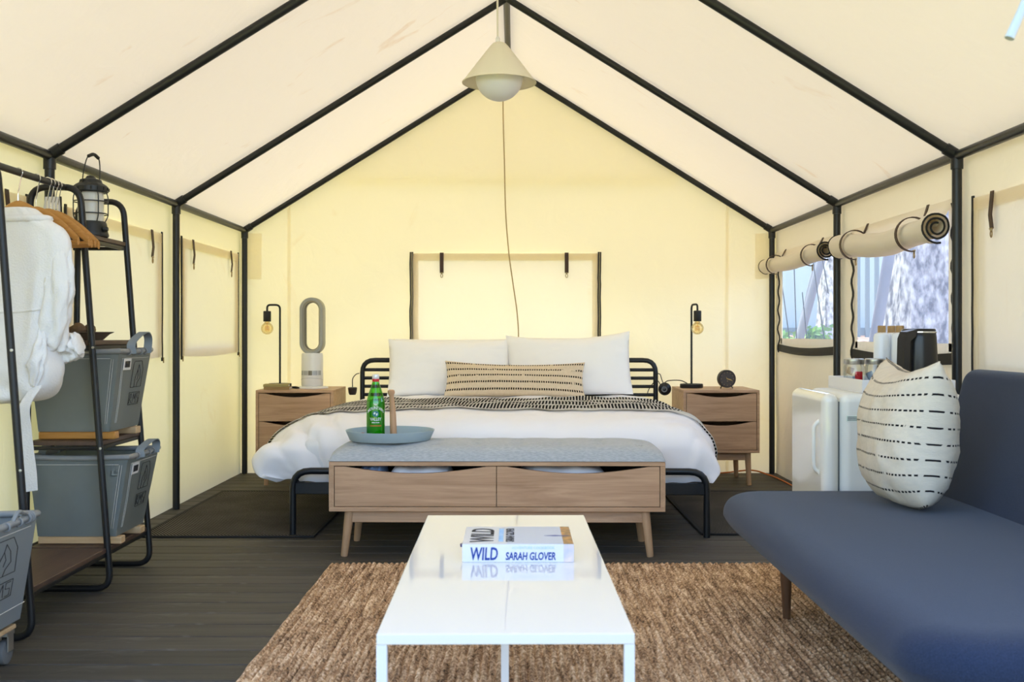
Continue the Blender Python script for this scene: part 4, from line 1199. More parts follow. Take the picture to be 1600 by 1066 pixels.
for A, B in zip(rings, rings[1:]):
    for k in range(len(A)): bm.faces.new((A[k], A[(k + 1) % len(A)], B[(k + 1) % len(A)], B[k]))
bmesh.ops.recalc_face_normals(bm, faces=bm.faces)
obj('inner_slot', bm, 'clock_body', lp_)

# two small notebooks and a pen
def small_book(label, c, w, d, h, rz, mat):
    root = thing('notebook', label, 'notebook', c, rz, 'notebooks on the nightstand')
    x, y, z = c
    bm = BM(); box(bm, (x - w / 2 + 0.003, y - d / 2 + 0.003, z + 0.002), (x + w / 2 - 0.003, y + d / 2 - 0.003, z + h - 0.002)); obj('pages', bm, 'paper', root, smooth=False)
    for a, b in ((0.0003, 0.002), (h - 0.002, h)):
        bm = BM(); box(bm, (x - w / 2, y - d / 2, z + a), (x + w / 2, y + d / 2, z + b), 0.0006, 1); obj('cover', bm, mat, root, smooth=False)
    bm = BM(); box(bm, (x - w / 2, y - d / 2 - 0.001, z + 0.0003), (x + w / 2, y - d / 2 + 0.002, z + h), 0.0006, 1); obj('spine', bm, mat, root, smooth=False)
small_book('brown notebook under the olive one at the foot of the lamp', (-1.535, 6.84, ZN), 0.165, 0.12, 0.017, 0.05, 'book_brown')
small_book('olive notebook on top of the brown one', (-1.545, 6.845, ZN + 0.0175), 0.160, 0.11, 0.016, 0.10, 'book_olive')
bm = BM(); tube(bm, [(-1.475, 6.93, ZN + 0.009), (-1.435, 6.90, ZN + 0.009), (-1.41, 6.885, ZN + 0.008)], 0.008, 8, radii=[0.005, 0.0085, 0.004])
tag(obj('pen', bm, 'black_plastic'), 'short black pen beside the notebooks', 'pen')

# alarm clock
cx_, cy_, cz_ = 1.386, 6.93, 0.676
root = thing('alarm_clock', 'round dark alarm clock with gold hands', 'clock', (cx_, cy_, ZN), math.radians(8))
bm = BM(); lathe(bm, (cx_, cy_, cz_), [(0, -0.018), (0.052, -0.018), (0.052, -0.022), (0.0565, -0.022), (0.0585, -0.018), (0.0585, 0.018), (0.05, 0.026), (0, 0.028)], 48, axis='Y'); obj('case', bm, 'clock_body', root)
bm = BM(); lathe(bm, (cx_, cy_ - 0.0188, cz_), [(0, 0), (0.0505, 0), (0.0505, 0.0006), (0, 0.0006)], 48, axis='Y'); fc = obj('dial', bm, 'clock_face', root)
bm = BM()
for k in range(12):
    a = 2 * PI * k / 12; u = Vector((math.cos(a), 0, math.sin(a)))
    c = Vector((cx_, cy_ - 0.0196, cz_)) + u * 0.042
    tube(bm, [c - u * 0.003, c + u * 0.003], 0.0007, 4)
obj('hour_marks', bm, 'gold', fc); 
for (a, ln, w_) in ((-20, 0.036, 0.0022), (-12, 0.026, 0.0026), (125, 0.016, 0.0012)):
    u = Vector((math.cos(math.radians(a)), 0, math.sin(math.radians(a)))); c = Vector((cx_, cy_ - 0.0215, cz_))
    bm = BM(); tube(bm, [c - u * 0.006, c + u * ln], w_, 6, radii=[w_, w_ * 0.7]); obj('hand', bm, 'gold', fc)
bm = BM(); lathe(bm, (cx_, cy_ - 0.0225, cz_ - 0.014), [(0, 0), (0.0028, 0), (0.0028, 0.002), (0, 0.002)], 12, axis='Y'); obj('alarm_dot', bm, 'gold', fc)
for s in (-1, 1):
    bm = BM(); tube(bm, [(cx_ + s * 0.033, cy_, cz_ - 0.046), (cx_ + s * 0.042, cy_ - 0.006, ZN + 0.001)], 0.004, 8); obj('foot', bm, 'clock_body', root)

# cord dimmers hanging on the headboard
root = thing('cord_switch', 'black oval cord switch hanging on the headboard near the clock', 'switch', (0.985, 7.02, 0.60), group='cord switches on the headboard')
bm = BM(); lathe(bm, (0.990, 6.99, 0.606), [(0, -0.024), (0.018, -0.022), (0.034, -0.013), (0.043, 0.0), (0.034, 0.013), (0.018, 0.022), (0, 0.024)], 28, axis='Y')
obj('body', bm, 'black_plastic', root)
bm = BM(); lathe(bm, (0.984, 6.967, 0.604), [(0.012, 0), (0.018, -0.003), (0.020, 0)], 20, axis='Y', cap=False); obj('dial_ring', bm, 'gasket', root)
bm = BM(); tube(bm, smooth_path([(0.94, 7.08, 0.700), (0.965, 7.05, 0.702), (0.975, 7.02, 0.665), (0.985, 7.0, 0.645), (1.02, 7.02, 0.660), (1.10, 7.04, 0.660), (1.15, 7.06, 0.640)]), 0.0032, 7)
obj('cord', bm, 'cord_black', root)
bm = BM(); tube(bm, smooth_path([(0.97, 7.0, 0.62), (0.945, 7.06, 0.66), (0.90, 7.10, 0.60), (0.885, 7.10, 0.55)]), 0.003, 7); obj('cord', bm, 'cord_black', root)
root = thing('cord_switch', 'dark cup-shaped cord switch hanging on the headboard near the tower fan', 'switch', (-1.085, 7.02, 0.57), group='cord switches on the headboard')
bm = BM(); lathe(bm, (-1.083, 7.03, 0.565), [(0, 0), (0.020, 0), (0.026, 0.012), (0.031, 0.045), (0.026, 0.05), (0.0, 0.052)], 24); obj('body', bm, 'clock_body', root)
bm = BM(); tube(bm, smooth_path([(-1.083, 7.03, 0.615), (-1.085, 7.05, 0.67), (-1.065, 7.07, 0.70), (-1.05, 7.10, 0.705)]), 0.0032, 7); obj('cord', bm, 'cord_black', root)

# cables at the foot of the tent wall
bm = BM(); tube(bm, smooth_path([(1.02, 7.30, 0.006), (1.40, 7.31, 0.006), (1.62, 7.28, 0.03), (1.72, 7.20, 0.012), (1.755, 7.00, 0.006), (1.762, 6.6, 0.006), (1.765, 5.6, 0.006)]), 0.005, 7)
tag(obj('extension_cord', bm, 'cord_orange'), 'orange extension cord along the foot of the tent wall', 'cord')

# ------------------------------------------------------------------ storage bench
bx0, bx1, by0, by1 = -0.806, 0.651, 4.57, 4.975
bz0, bz1, th = 0.200, 0.416, 0.022
bench = thing('storage_bench', 'oak storage bench with two drawers at the foot of the bed', 'bench', ((bx0 + bx1) / 2, (by0 + by1) / 2, 0), math.radians(-0.5))
bm = BM()
box(bm, (bx0, by0, bz1 - 0.018), (bx1, by1, bz1), 0.0015, 1); obj('top_panel', bm, 'oak', bench, smooth=False)
bm = BM(); box(bm, (bx0, by0, bz0), (bx1, by1, bz0 + 0.020), 0.0015, 1); obj('bottom_panel', bm, 'oak', bench, smooth=False)
for xa_ in (bx0, bx1 - th):
    bm = BM(); box(bm, (xa_, by0, bz0 + 0.020), (xa_ + th, by1, bz1 - 0.018)); obj('side_panel', bm, 'oak_y', bench, smooth=False)
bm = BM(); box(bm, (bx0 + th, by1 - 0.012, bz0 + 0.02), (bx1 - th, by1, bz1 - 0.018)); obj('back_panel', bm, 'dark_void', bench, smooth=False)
mid = -0.079
for a, b in ((bx0 + th + 0.003, mid - 0.0015), (mid + 0.0015, bx1 - th - 0.003)):
    bm = BM(); scoop_face(bm, a, b, bz0 + 0.023, bz1 - 0.021, by0 + 0.002, 0.018, 0.030, 32); dr = obj('drawer', bm, 'oak', bench, smooth=False)
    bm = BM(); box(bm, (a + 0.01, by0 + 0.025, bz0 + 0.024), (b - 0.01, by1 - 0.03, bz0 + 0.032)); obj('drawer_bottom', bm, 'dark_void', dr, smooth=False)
for yy in (by0 + 0.030, by1 - 0.05):
    bm = BM(); box(bm, (bx0 + 0.095, yy, bz0 - 0.052), (bx1 - 0.095, yy + 0.022, bz0), 0.002, 1); obj('apron', bm, 'oak', bench, smooth=False)
for sx_ in (-1, 1):
    for sy_ in (-1, 1):
        xx = (bx0 + bx1) / 2 + sx_ * ((bx1 - bx0) / 2 - 0.084); yy = (by0 + by1) / 2 + sy_ * ((by1 - by0) / 2 - 0.042)
        bm = BM(); tube(bm, [(xx, yy, bz0), (xx + sx_ * 0.022, yy + sy_ * 0.012, 0.004), (xx + sx_ * 0.0225, yy + sy_ * 0.0122, 0.0)], 0.02, 14, radii=[0.0215, 0.0150, 0.0135]); obj('leg', bm, 'oak_v', bench)
# tufted cushion
def cushion(u, v):
    a, b = 2 * u - 1, 2 * v - 1
    e = (max(0, 1 - abs(a) ** 14) * max(0, 1 - abs(b) ** 4.5)) ** 0.45
    x = (bx0 + bx1) / 2 + a * ((bx1 - bx0) / 2 + 0.003); y = (by0 + by1) / 2 + b * ((by1 - by0) / 2 + 0.002)
    dim = 0.0
    for bxk in range(8):
        for byk in (-1, 0, 1):
            cx2 = bx0 + 0.10 + bxk * (bx1 - bx0 - 0.2) / 7; cy2 = (by0 + by1) / 2 + byk * 0.12
            dd = math.hypot((x - cx2) * 0.8, y - cy2); dim += 0.012 * math.exp(-(dd / 0.022) ** 2)
    return Vector((x, y, bz1 + 0.002 + 0.074 * e - dim * e))
bm = BM(); g_ = grid(bm, 150, 44, cushion)
low = {}
bmesh.ops.holes_fill(bm, edges=[e for e in bm.edges if e.is_boundary], sides=0)
obj('cushion', bm, 'linen', bench, angle=70)
bm = BM()
for bxk in range(8):
    for byk in (-1, 0, 1):
        cx2 = bx0 + 0.10 + bxk * (bx1 - bx0 - 0.2) / 7; cy2 = (by0 + by1) / 2 + byk * 0.12
        lathe(bm, (cx2, cy2, bz1 + 0.0605), [(0.009, 0), (0.009, 0.003), (0.0, 0.006)], 10, cap=False)
o = obj('button', bm, 'linen', bench); o['kind'] = 'stuff'
def cloth_in(label, x0, x1, mat, seed):
    bm = BM()
    def fn(u, v):
        a, b = 2 * u - 1, 2 * v - 1
        e = (max(0, 1 - abs(a) ** 8) * max(0, 1 - abs(b) ** 6)) ** 0.4
        return Vector((x0 + (x1 - x0) * u, by0 + 0.026 + 0.30 * v, bz0 + 0.034 + (0.150 + 0.010 * fbm(u * 4 + seed, v * 2, seed)) * e))
    grid(bm, 40, 20, fn); bmesh.ops.holes_fill(bm, edges=[e for e in bm.edges if e.is_boundary], sides=0)
    tag(obj('folded_blanket', bm, mat, angle=70), label, 'blanket', 'bedding inside the bench')
cloth_in('pale blue folded cloth seen at the end of the left bench drawer', -0.70, -0.575, 'blue_cloth', 1)
cloth_in('white folded cloth in the middle of the left bench drawer', -0.565, -0.27, 'white_cotton', 4)
cloth_in('white folded cloth inside the right bench drawer', 0.00, 0.42, 'white_cotton', 7)

# tray, bottle and muddler on the bench
ZB = bz1 + 0.0765
tx, ty = -0.565, 4.775
root = thing('round_tray', 'blue-grey round tray on the bench cushion', 'tray', (tx, ty, ZB))
bm = BM(); lathe(bm, (tx, ty, ZB), [(0, 0.0), (0.176, 0.0), (0.182, 0.003), (0.199, 0.042), (0.200, 0.045), (0.196, 0.045), (0.178, 0.007), (0, 0.007)], 72)
obj('dish', bm, 'tray', root)
bm = BM(); lathe(bm, (tx, ty, ZB + 0.0072), [(0, 0), (0.172, 0), (0.172, 0.0012), (0, 0.0012)], 64); obj('liner', bm, 'print_black', root)
ZT = ZB + 0.0086
bx_, by_ = -0.634, 4.80
root = thing('glass_bottle', 'green glass water bottle standing in the tray', 'bottle', (bx_, by_, ZT))
outer = [(0.0, 0.0), (0.036, 0.0), (0.0405, 0.004), (0.0415, 0.012), (0.0415, 0.150), (0.0400, 0.168), (0.0340, 0.192), (0.0255, 0.218), (0.0185, 0.238), (0.0150, 0.252), (0.0142, 0.262), (0.0142, 0.268)]
bm = BM(); lathe(bm, (bx_, by_, ZT), outer, 40, cap=False); gb = obj('glass', bm, 'green_glass', root)
bm = BM(); lathe(bm, (bx_, by_, ZT), [(0.0, 0.004), (0.0385, 0.006), (0.0395, 0.012), (0.0395, 0.150), (0.0385, 0.163), (0.0, 0.163)], 40); obj('water', bm, 'green_water', root)
bm = BM(); lathe(bm, (bx_, by_, ZT), [(0.0155, 0.252), (0.0160, 0.253), (0.0160, 0.264), (0.0155, 0.265)], 28, cap=False); obj('neck_band', bm, 'red', root)
bm = BM(); lathe(bm, (bx_, by_, ZT), [(0.0158, 0.2652), (0.0162, 0.266), (0.0162, 0.282), (0.0140, 0.286), (0.0, 0.286)], 28); obj('cap', bm, 'cap', root)
def on_bottle(z0, arch=0.0, r=0.0421):
    a0_ = math.radians(-83)
    def w(x, y, d):
        t = x / 0.0415
        a = a0_ + t
        zz = ZT + z0 + y - arch * t * t
        rr = r + d + 0.0004
        return (bx_ + rr * math.cos(a), by_ + rr * math.sin(a), zz)
    return w
for s, sz, z0, ar in (('THE', 0.0085, 0.147, 0.0), ('MOUNTAIN', 0.0185, 0.1295, 0.020), ('VALLEY', 0.0190, 0.078, 0.0), ('SPRING WATER', 0.0060, 0.067, 0.0)):
    obj('lettering', text_bm(s, sz, on_bottle(z0, ar), bold=0.0003, sx=0.80), 'print_white', root, smooth=False)
bm = BM()
def disc_on(bm, cz, rad, r, n=24):
    w = on_bottle(cz, 0, r); vs_ = [bm.verts.new(w(rad * math.cos(2 * PI * k / n), rad * math.sin(2 * PI * k / n), 0)) for k in range(n)]; bm.faces.new(vs_)
disc_on(bm, 0.108, 0.0135, 0.0430); em = obj('globe_emblem', bm, 'print_teal', root)
bm = BM()
w = on_bottle(0.108, 0, 0.0434)
for pts in (((-0.009, 0.004), (-0.004, 0.009), (0.001, 0.005), (-0.003, -0.001), (-0.008, -0.002)), ((0.002, 0.002), (0.008, 0.005), (0.009, -0.003), (0.004, -0.009), (0.001, -0.004))):
    bm.faces.new([bm.verts.new(w(a, b, 0)) for a, b in pts])
obj('land_shapes', bm, 'print_white', em, smooth=False)
bm = BM(); w = on_bottle(0.054, 0, 0.0424); grid(bm, 12, 1, lambda u, v: Vector(w(-0.026 + 0.052 * u, -0.0025 + 0.006 * v, 0))); obj('orange_line', bm, 'print_orange', root)
bm = BM()
mx_, my_ = -0.556, 4.80
tube(bm, [(mx_ + 0.004, my_, ZT), (mx_ + 0.003, my_, ZT + 0.004), (mx_, my_ + 0.002, ZT + 0.10), (mx_ - 0.006, my_ + 0.004, ZT + 0.185), (mx_ - 0.007, my_ + 0.004, ZT + 0.192), (mx_ - 0.008, my_ + 0.004, ZT + 0.200), (mx_ - 0.009, my_ + 0.004, ZT + 0.212), (mx_ - 0.009, my_ + 0.004, ZT + 0.2155)], 0.012, 20,
     radii=[0.0150, 0.0158, 0.0145, 0.0105, 0.0125, 0.0165, 0.0155, 0.008])
tag(obj('muddler', bm, 'beech'), 'turned wooden muddler standing next to the green bottle', 'muddler')
bm = BM(); tube(bm, [(-0.715, 4.79, ZT + 0.011), (-0.69, 4.785, ZT + 0.012), (-0.665, 4.78, ZT + 0.0085), (-0.652, 4.745, ZT + 0.006)], 0.01, 12, radii=[0.006, 0.0105, 0.007, 0.004])
tag(obj('bottle_stopper', bm, 'copper_wood'), 'reddish wooden piece lying in the tray before the bottle', 'wood piece')
bm = BM(); tube(bm, [(-0.52, 4.76, ZT + 0.006), (-0.47, 4.765, ZT + 0.006), (-0.43, 4.775, ZT + 0.005)], 0.005, 8, radii=[0.005, 0.0055, 0.003])
tag(obj('corkscrew', bm, 'black_plastic'), 'black bar tool lying flat in the tray', 'bar tool')

# ------------------------------------------------------------------ coffee table and book
tz = 0.402
ct = thing('coffee_table', 'long white lacquered coffee table standing on the jute rug', 'table', (-0.018, 2.00, 0.0), math.radians(0.5))
cxm = -0.018
x0, x1, y0, y1 = cxm - 0.245, cxm + 0.245, 2.00, 3.31
bm = BM(); box(bm, (x0, y0, tz - 0.021), (x1, y1, tz), 0.0022, 2); obj('tabletop', bm, 'white_gloss', ct, smooth=False)
zr = 0.018
for (x, y) in ((x0, y0 + 0.001), (x1 - 0.02, y0 + 0.001), (x0, y1 - 0.021), (x1 - 0.02, y1 - 0.021), (cxm - 0.012, 2.655)):
    bm = BM(); box(bm, (x, y, zr), (x + 0.02, y + 0.02, tz - 0.021), 0.0012, 1); obj('leg', bm, 'white_paint', ct)

bk = thing('book', 'thick white cookbook lying on the coffee table, blue letters on spine', 'book', (0.007, 2.75, tz))
a0, a1, b0, b1, hh = -0.132, 0.146, 2.625, 2.865, 0.045
bm = BM(); box(bm, (a0 + 0.004, b0 + 0.004, tz + 0.003), (a1 - 0.004, b1 - 0.004, tz + hh - 0.003)); obj('pages', bm, 'paper', bk, smooth=False)
bm = BM()
box(bm, (a0, b0 + 0.002, tz + 0.0003), (a1, b1, tz + 0.003), 0.0005, 1); box(bm, (a0, b0, tz + 0.0003), (a1, b0 + 0.0035, tz + hh), 0.0008, 1)
box(bm, (a0, b0 + 0.0035, tz + hh - 0.003), (a1, b1, tz + hh), 0.0005, 1); cv = obj('cover', bm, 'cover', bk)
bm = BM(); box(bm, (-0.020, b0 + 0.001, tz + hh), (0.1205, b1 - 0.001, tz + hh + 0.0004)); obj('sea_photo', bm, 'cover_sea', cv, smooth=False)
bm = BM(); box(bm, (0.1205, b0 + 0.001, tz + hh), (a1 - 0.001, b1 - 0.001, tz + hh + 0.0004)); obj('rock_photo', bm, 'cover_sand', cv, smooth=False)
bm = BM(); prism(bm, [(0.075, 2.735, tz + hh + 0.0005), (0.10, 2.729, tz + hh + 0.0005), (a1 - 0.001, 2.733, tz + hh + 0.0005), (0.10, 2.742, tz + hh + 0.0005)], (0, 0, 0.0003)); obj('figure_print', bm, 'print_blue', cv, smooth=False)
bm = BM(); box(bm, (0.1205, b0 - 0.0004, tz + 0.001), (a1 - 0.001, b0, tz + hh - 0.001)); obj('spine_photo', bm, 'cover_pink', cv, smooth=False)
sp = lambda cx_, cz_: (lambda x, y, d: (cx_ + x, b0 - 0.0004 - d, cz_ + y))
obj('lettering', text_bm('WILD', 0.044, sp(-0.078, tz + 0.0065), 0.12, bold=0.0009, sx=0.62), 'print_blue', bk, smooth=False)
obj('lettering', text_bm('SARAH GLOVER', 0.0265, sp(0.038, tz + 0.0065), 0.12, bold=0.0006, sx=0.655), 'print_blue', bk, smooth=False)
obj('lettering', text_bm('ADVENTURE COOKBOOK', 0.010, sp(0.045, tz + 0.033), 0.0, bold=0.0, sx=0.9), 'print_pale', bk, smooth=False)
cvw = lambda cx_, cy_: (lambda x, y, d: (cx_ - y, cy_ + x, tz + hh + 0.0006 + d))
obj('lettering', text_bm('WILD', 0.085, cvw(-0.056, 2.74), 0.1, bold=0.0006, sx=0.86), 'print_black', bk, smooth=False)
obj('lettering', text_bm('SARAH GLOVER', 0.030, cvw(-0.003, 2.745), 0.0, bold=0.0005, sx=0.84), 'print_black', bk, smooth=False)
obj('lettering', text_bm('ADVENTURE COOKBOOK', 0.018, cvw(-0.030, 2.745), 0.0, bold=0.0, sx=0.82), 'print_pale', bk, smooth=False)
bm = BM(); prism(bm, [(a0 + 0.03, b0 + 0.10, tz + 0.021), (a0 - 0.007, b0 + 0.055, tz + 0.027), (a0 - 0.009, b0 + 0.075, tz + 0.028), (a0 + 0.03, b0 + 0.13, tz + 0.021)], (0, 0, 0.004)); obj('bookmark', bm, 'navy', bk, smooth=False)
# ------------------------------------------------------------------ clothes rack with shelves
RB, RT = -1.525, -1.636           # front posts lean from RB at the floor to RT at the top
ZTOP = 1.522
XW = -1.842                       # back posts, by the canvas
rack = thing('clothes_rack', 'black tube clothes rack with dark wooden shelves along the tent wall', 'rack', (-1.68, 3.90, 0))
def post_x(z): return RB + (RT - RB) * z / ZTOP
YN, YM, YFAR = 3.33, 3.97, 4.405
rt = 0.0125
for y in (YN, YM, YFAR):
    bm = BM()
    tube(bm, fillet([(XW, y, 0.013), (RB + 0.004, y, 0.013), (RT, y, ZTOP), (XW + 0.02, y, ZTOP), (XW, y, 0.013)], 0.062, 7), rt, 12); obj('side_loop', bm, 'rack_steel', rack)
bm = BM(); tube(bm, [(-1.695, YN, ZTOP), (-1.695, YM, ZTOP)], rt, 12); obj('hanging_rail', bm, 'rack_steel', rack)
bm = BM(); tube(bm, [(XW, YN, 0.16), (XW, YFAR, 0.16)], rt * 0.8, 10); obj('back_rail', bm, 'rack_steel', rack)
def shelf(z, ya, yb, x0=None):
    xr_ = post_x(z) - 0.006
    bm = BM(); box(bm, (XW + 0.008, ya + 0.012, z - 0.018), (xr_ + 0.010, yb - 0.012, z), 0.002, 1); sh = obj('shelf', bm, 'shelf_wood', rack, smooth=False)
    bm = BM(); box(bm, (xr_ - 0.006, ya, z - 0.034), (xr_ + 0.008, yb, z - 0.0185), 0.002, 1); obj('shelf_edge', bm, 'rack_steel', sh, smooth=False)
    bm = BM(); tube(bm, [(XW, ya, z - 0.026), (xr_, ya, z - 0.026)], 0.008, 8); obj('shelf_bar', bm, 'rack_steel', sh)
    bm = BM(); tube(bm, [(XW, yb, z - 0.026), (xr_, yb, z - 0.026)], 0.008, 8); obj('shelf_bar', bm, 'rack_steel', sh)
shelf(0.166, YN, YM); shelf(0.166, YM, YFAR)
for z in (0.566, 0.945, 1.352): shelf(z, YM, YFAR)
bm = BM()
for z in (0.566, 0.945):
    for y in (YM, YN): lathe(bm, (post_x(z) + 0.010, y - 0.010, z - 0.026), [(0, -0.003), (0.005, -0.002), (0.005, 0.003)], 8, axis='Y')
o = obj('screw', bm, 'steel', rack); o['kind'] = 'stuff'

# grey canvas baskets
def basket(label, xl0, xr_top, xr_bot, y0, y1, zb, zt, canvas_m='grey_canvas', tap=0.03, runner=None, tagged=True, handle_y=0.30, logo_s=0.5, castor=False):
    cx, cy = (xl0 + xr_top) / 2, (y0 + y1) / 2
    root = thing('canvas_basket', label, 'basket', (cx, cy, zb - (0.03 if runner else 0)), group='grey canvas baskets')
    def pt(s, t, f):
        """s: 0..4 round the four sides, t: 0 bottom 1 top."""
        xr_ = xr_bot + (xr_top - xr_bot) * t; xl_ = xl0 + tap * (1 - t); ya = y0 + tap * 0.6 * (1 - t); yb = y1 - tap * (1 - t)
        k = int(s) % 4; q = s - int(s)
        c = [(xl_, ya), (xr_, ya), (xr_, yb), (xl_, yb)]
        a, b = c[k], c[(k + 1) % 4]
        bow = 0.010 * math.sin(PI * q) * math.sin(PI * min(1, t)) * (1 if k in (0,) else 0.6) * (0.5 + fbm(s * 2, t * 2, zb))
        n = [(0, -1), (1, 0), (0, 1), (-1, 0)][k]
        x = a[0] + (b[0] - a[0]) * q + n[0] * bow; y = a[1] + (b[1] - a[1]) * q + n[1] * bow
        # rounded upright corners
        cr = 0.018
        return Vector((x, y, zb + (zt - zb) * t - (0.004 * math.sin(PI * q) if t > 0.95 else 0)))
    bm = BM(); NS, NT = 48, 12
    rows = [[bm.verts.new(pt(4 * i / NS, j / NT, 0)) for i in range(NS)] for j in range(NT + 1)]
    for j in range(NT):
        for i in range(NS): bm.faces.new((rows[j][i], rows[j][(i + 1) % NS], rows[j + 1][(i + 1) % NS], rows[j + 1][i]))
    bm.faces.new(list(reversed(rows[0])))
    bmesh.ops.solidify(bm, geom=list(bm.faces), thickness=0.003)
    body = obj('body', bm, canvas_m, root, angle=50)
    bm = BM(); rim = [pt(4 * i / NS, 1.0, 0) for i in range(NS)]
    tube(bm, rim, 0.0105, 10, closed=True); obj('rim', bm, 'grey_trim', root)
    bm = BM(); ribbon(bm, [pt(4 * i / NS, 0.90, 0) + Vector((0.0, 0, 0)) for i in range(0, NS // 4 + 1)], (0, 0, 0.0), 0.004) if False else None
    # reinforcing strips and white stitching on the two visible faces
    for s0 in (0.94, 1.0 + 0.12):
        bm = BM(); off = Vector((0, -0.004, 0)) if s0 < 1 else Vector((0.004, 0, 0))
        for ds in (-0.012, 0.012): tube(bm, [pt(s0 + ds * (1 if s0 < 1 else 1.6), t / 10, 0) + off for t in range(1, 10)], 0.0008, 5)
        st = obj('stitching', bm, 'stitch', body); st['kind'] = 'stuff'
    bm = BM(); tube(bm, [pt(q / 12, 0.905, 0) + Vector((0, -0.004, 0)) for q in range(1, 12)], 0.0011, 5); tube(bm, [pt(1 + q / 12, 0.905, 0) + Vector((0.004, 0, 0)) for q in range(1, 12)], 0.0011, 5)
    st = obj('stitching', bm, 'stitch', body); st['kind'] = 'stuff'
    # printed emblem on the end face
    def on_face(s, t): return pt(1 + s, t, 0) + Vector((0.0042, 0, 0))
    bm = BM()
    sA, sB, tA, tB = 0.46, 0.78, 0.30, 0.86
    def ln(pts, r=0.0011): tube(bm, [on_face(sA + (sB - sA) * a, tA + (tB - tA) * b) for a, b in pts], r, 5)
    ln([(0, 0.40), (0, 0.92), (0.10, 1.0), (0.80, 1.0), (1.0, 0.80), (1.0, 0.40), (0, 0.40)])
    ln([(0.30, 0.40), (0.32, 0.62), (0.50, 0.80), (0.56, 0.92), (0.74, 0.78), (0.80, 0.60), (0.60, 0.50), (0.52, 0.40)])
    ln([(0.50, 0.80), (0.60, 0.66), (0.52, 0.56)])
    ln([(0, 0.0), (0, 0.28), (1, 0.28), (1, 0.0), (0, 0.0)])
    ln([(0.06, 0.03), (0.12, 0.25), (0.22, 0.25), (0.22, 0.14), (0.10, 0.14), (0.30, 0.03)]); ln([(0.36, 0.03), (0.42, 0.25), (0.52, 0.12), (0.62, 0.25), (0.66, 0.03)]); ln([(0.92, 0.25), (0.74, 0.25), (0.74, 0.15), (0.92, 0.14), (0.92, 0.03), (0.74, 0.03)])
    em = obj('emblem', bm, 'print_black', body); em['kind'] = 'stuff'
    if tagged:
        bm = BM(); w = [on_face(a, b) + Vector((0.002, 0, 0)) for a, b in ((0.12, 0.76), (0.34, 0.76), (0.34, 0.90), (0.12, 0.90))]
        prism(bm, w, (0.002, 0, 0)); tg = obj('tag', bm, 'cover', root, smooth=False)
        bm = BM(); w = [on_face(a, b) + Vector((0.0042, 0, 0)) for a, b in ((0.16, 0.79), (0.30, 0.79), (0.30, 0.87), (0.16, 0.87))]
        prism(bm, w, (0.001, 0, 0)); obj('tag_print', bm, 'print_black', tg, smooth=False)
    # webbing handle looped over the rim of the end face
    hy0, hy1 = 0.30, 0.78
    if handle_y:
        a = on_face(hy0, 0.97); b = on_face(hy1, 0.97); m_ = (a + b) / 2
        bm = BM(); ribbon(bm, smooth_path([a + Vector((0.008, 0, 0)), a + Vector((0.004, 0.01, handle_y * 0.22)), m_ + Vector((0.016, 0.02, handle_y * 0.42)), b + Vector((0.012, 0.0, handle_y * 0.30)), b + Vector((0.008, 0, 0))], 6), (0.030, 0.010, 0), 0.004)
        obj('handle', bm, 'webbing', root)
        bm = BM(); a2 = pt(3.3, 0.97, 0); b2 = pt(3.7, 0.97, 0); m2 = (a2 + b2) / 2
        ribbon(bm, smooth_path([a2, a2 + Vector((0.02, 0, 0.04)), m2 + Vector((0.03, 0, 0.055)), b2 + Vector((0.02, 0, 0.04)), b2], 6), (0.028, 0.008, 0), 0.004); obj('handle', bm, 'webbing', root)
    bm = BM()
    for s in (0.25, 0.40, 0.60, 0.75):
        p = on_face(s, 0.995); tube(bm, [p + Vector((0.010 * math.cos(t), 0, 0.012 * math.sin(t))) for t in [2 * PI * q / 10 for q in range(10)]], 0.003, 5, closed=True)
    rv = obj('lacing', bm, 'grey_trim', root); rv['kind'] = 'stuff'
    if runner:
        for (ya, yb, m_) in runner:
            bm = BM(); box(bm, (xl0 + 0.03, ya, zb - 0.029), (xr_bot + 0.020, yb, zb - 0.001), 0.003, 1); obj('runner', bm, m_, root, smooth=False)
    return root, pt
basket('grey canvas basket on the middle shelf, folded handle standing up', -1.850, -1.505, -1.548, 4.012, 4.365, 0.597, 0.905, runner=((4.03, 4.075, 'amber_wood'), (4.26, 4.31, 'pine')), handle_y=0.20)
basket('grey canvas basket on the lowest shelf of the clothes rack', -1.852, -1.470, -1.524, 4.012, 4.355, 0.197, 0.502, runner=((4.03, 4.075, 'pine'), (4.24, 4.29, 'pine')), handle_y=0.14)
wb, wpt = basket('pale grey wheeled canvas basket cropped at the picture edge', -1.850, -1.432, -1.470, 2.66, 3.165, 0.125, 0.432, canvas_m='pale_canvas', tagged=False, handle_y=0.0)
bm = BM(); tube(bm, [wpt(1 + q / 10, 0.16, 0) + Vector((0.004, 0, 0)) for q in range(0, 11)], 0.0012, 5); obj('stitching', bm, 'stitch', wb)
bm = BM(); a = wpt(1.68, 1.0, 0); b = wpt(1.9, 1.0, 0)
tube(bm, smooth_path([a, a + Vector((0.008, 0.02, 0.030)), (a + b) / 2 + Vector((0.006, 0, 0.022)), b + Vector((0, 0, 0.005)), b + Vector((0, 0, -0.02))], 6), 0.006, 8)
for q in (0.0, 0.012, 0.024): tube(bm, [b + Vector((0.015 * math.cos(t), -q, 0.015 * math.sin(t))) for t in [2 * PI * k / 12 for k in range(12)]], 0.0042, 6, closed=True)
o = obj('rope_handle', bm, 'grey_trim', wb); o['kind'] = 'stuff'
bm = BM(); box(bm, (-1.84, 2.68, 0.098), (-1.478, 3.13, 0.112), 0.003, 1); obj('base_board', bm, 'pine', wb, smooth=False)
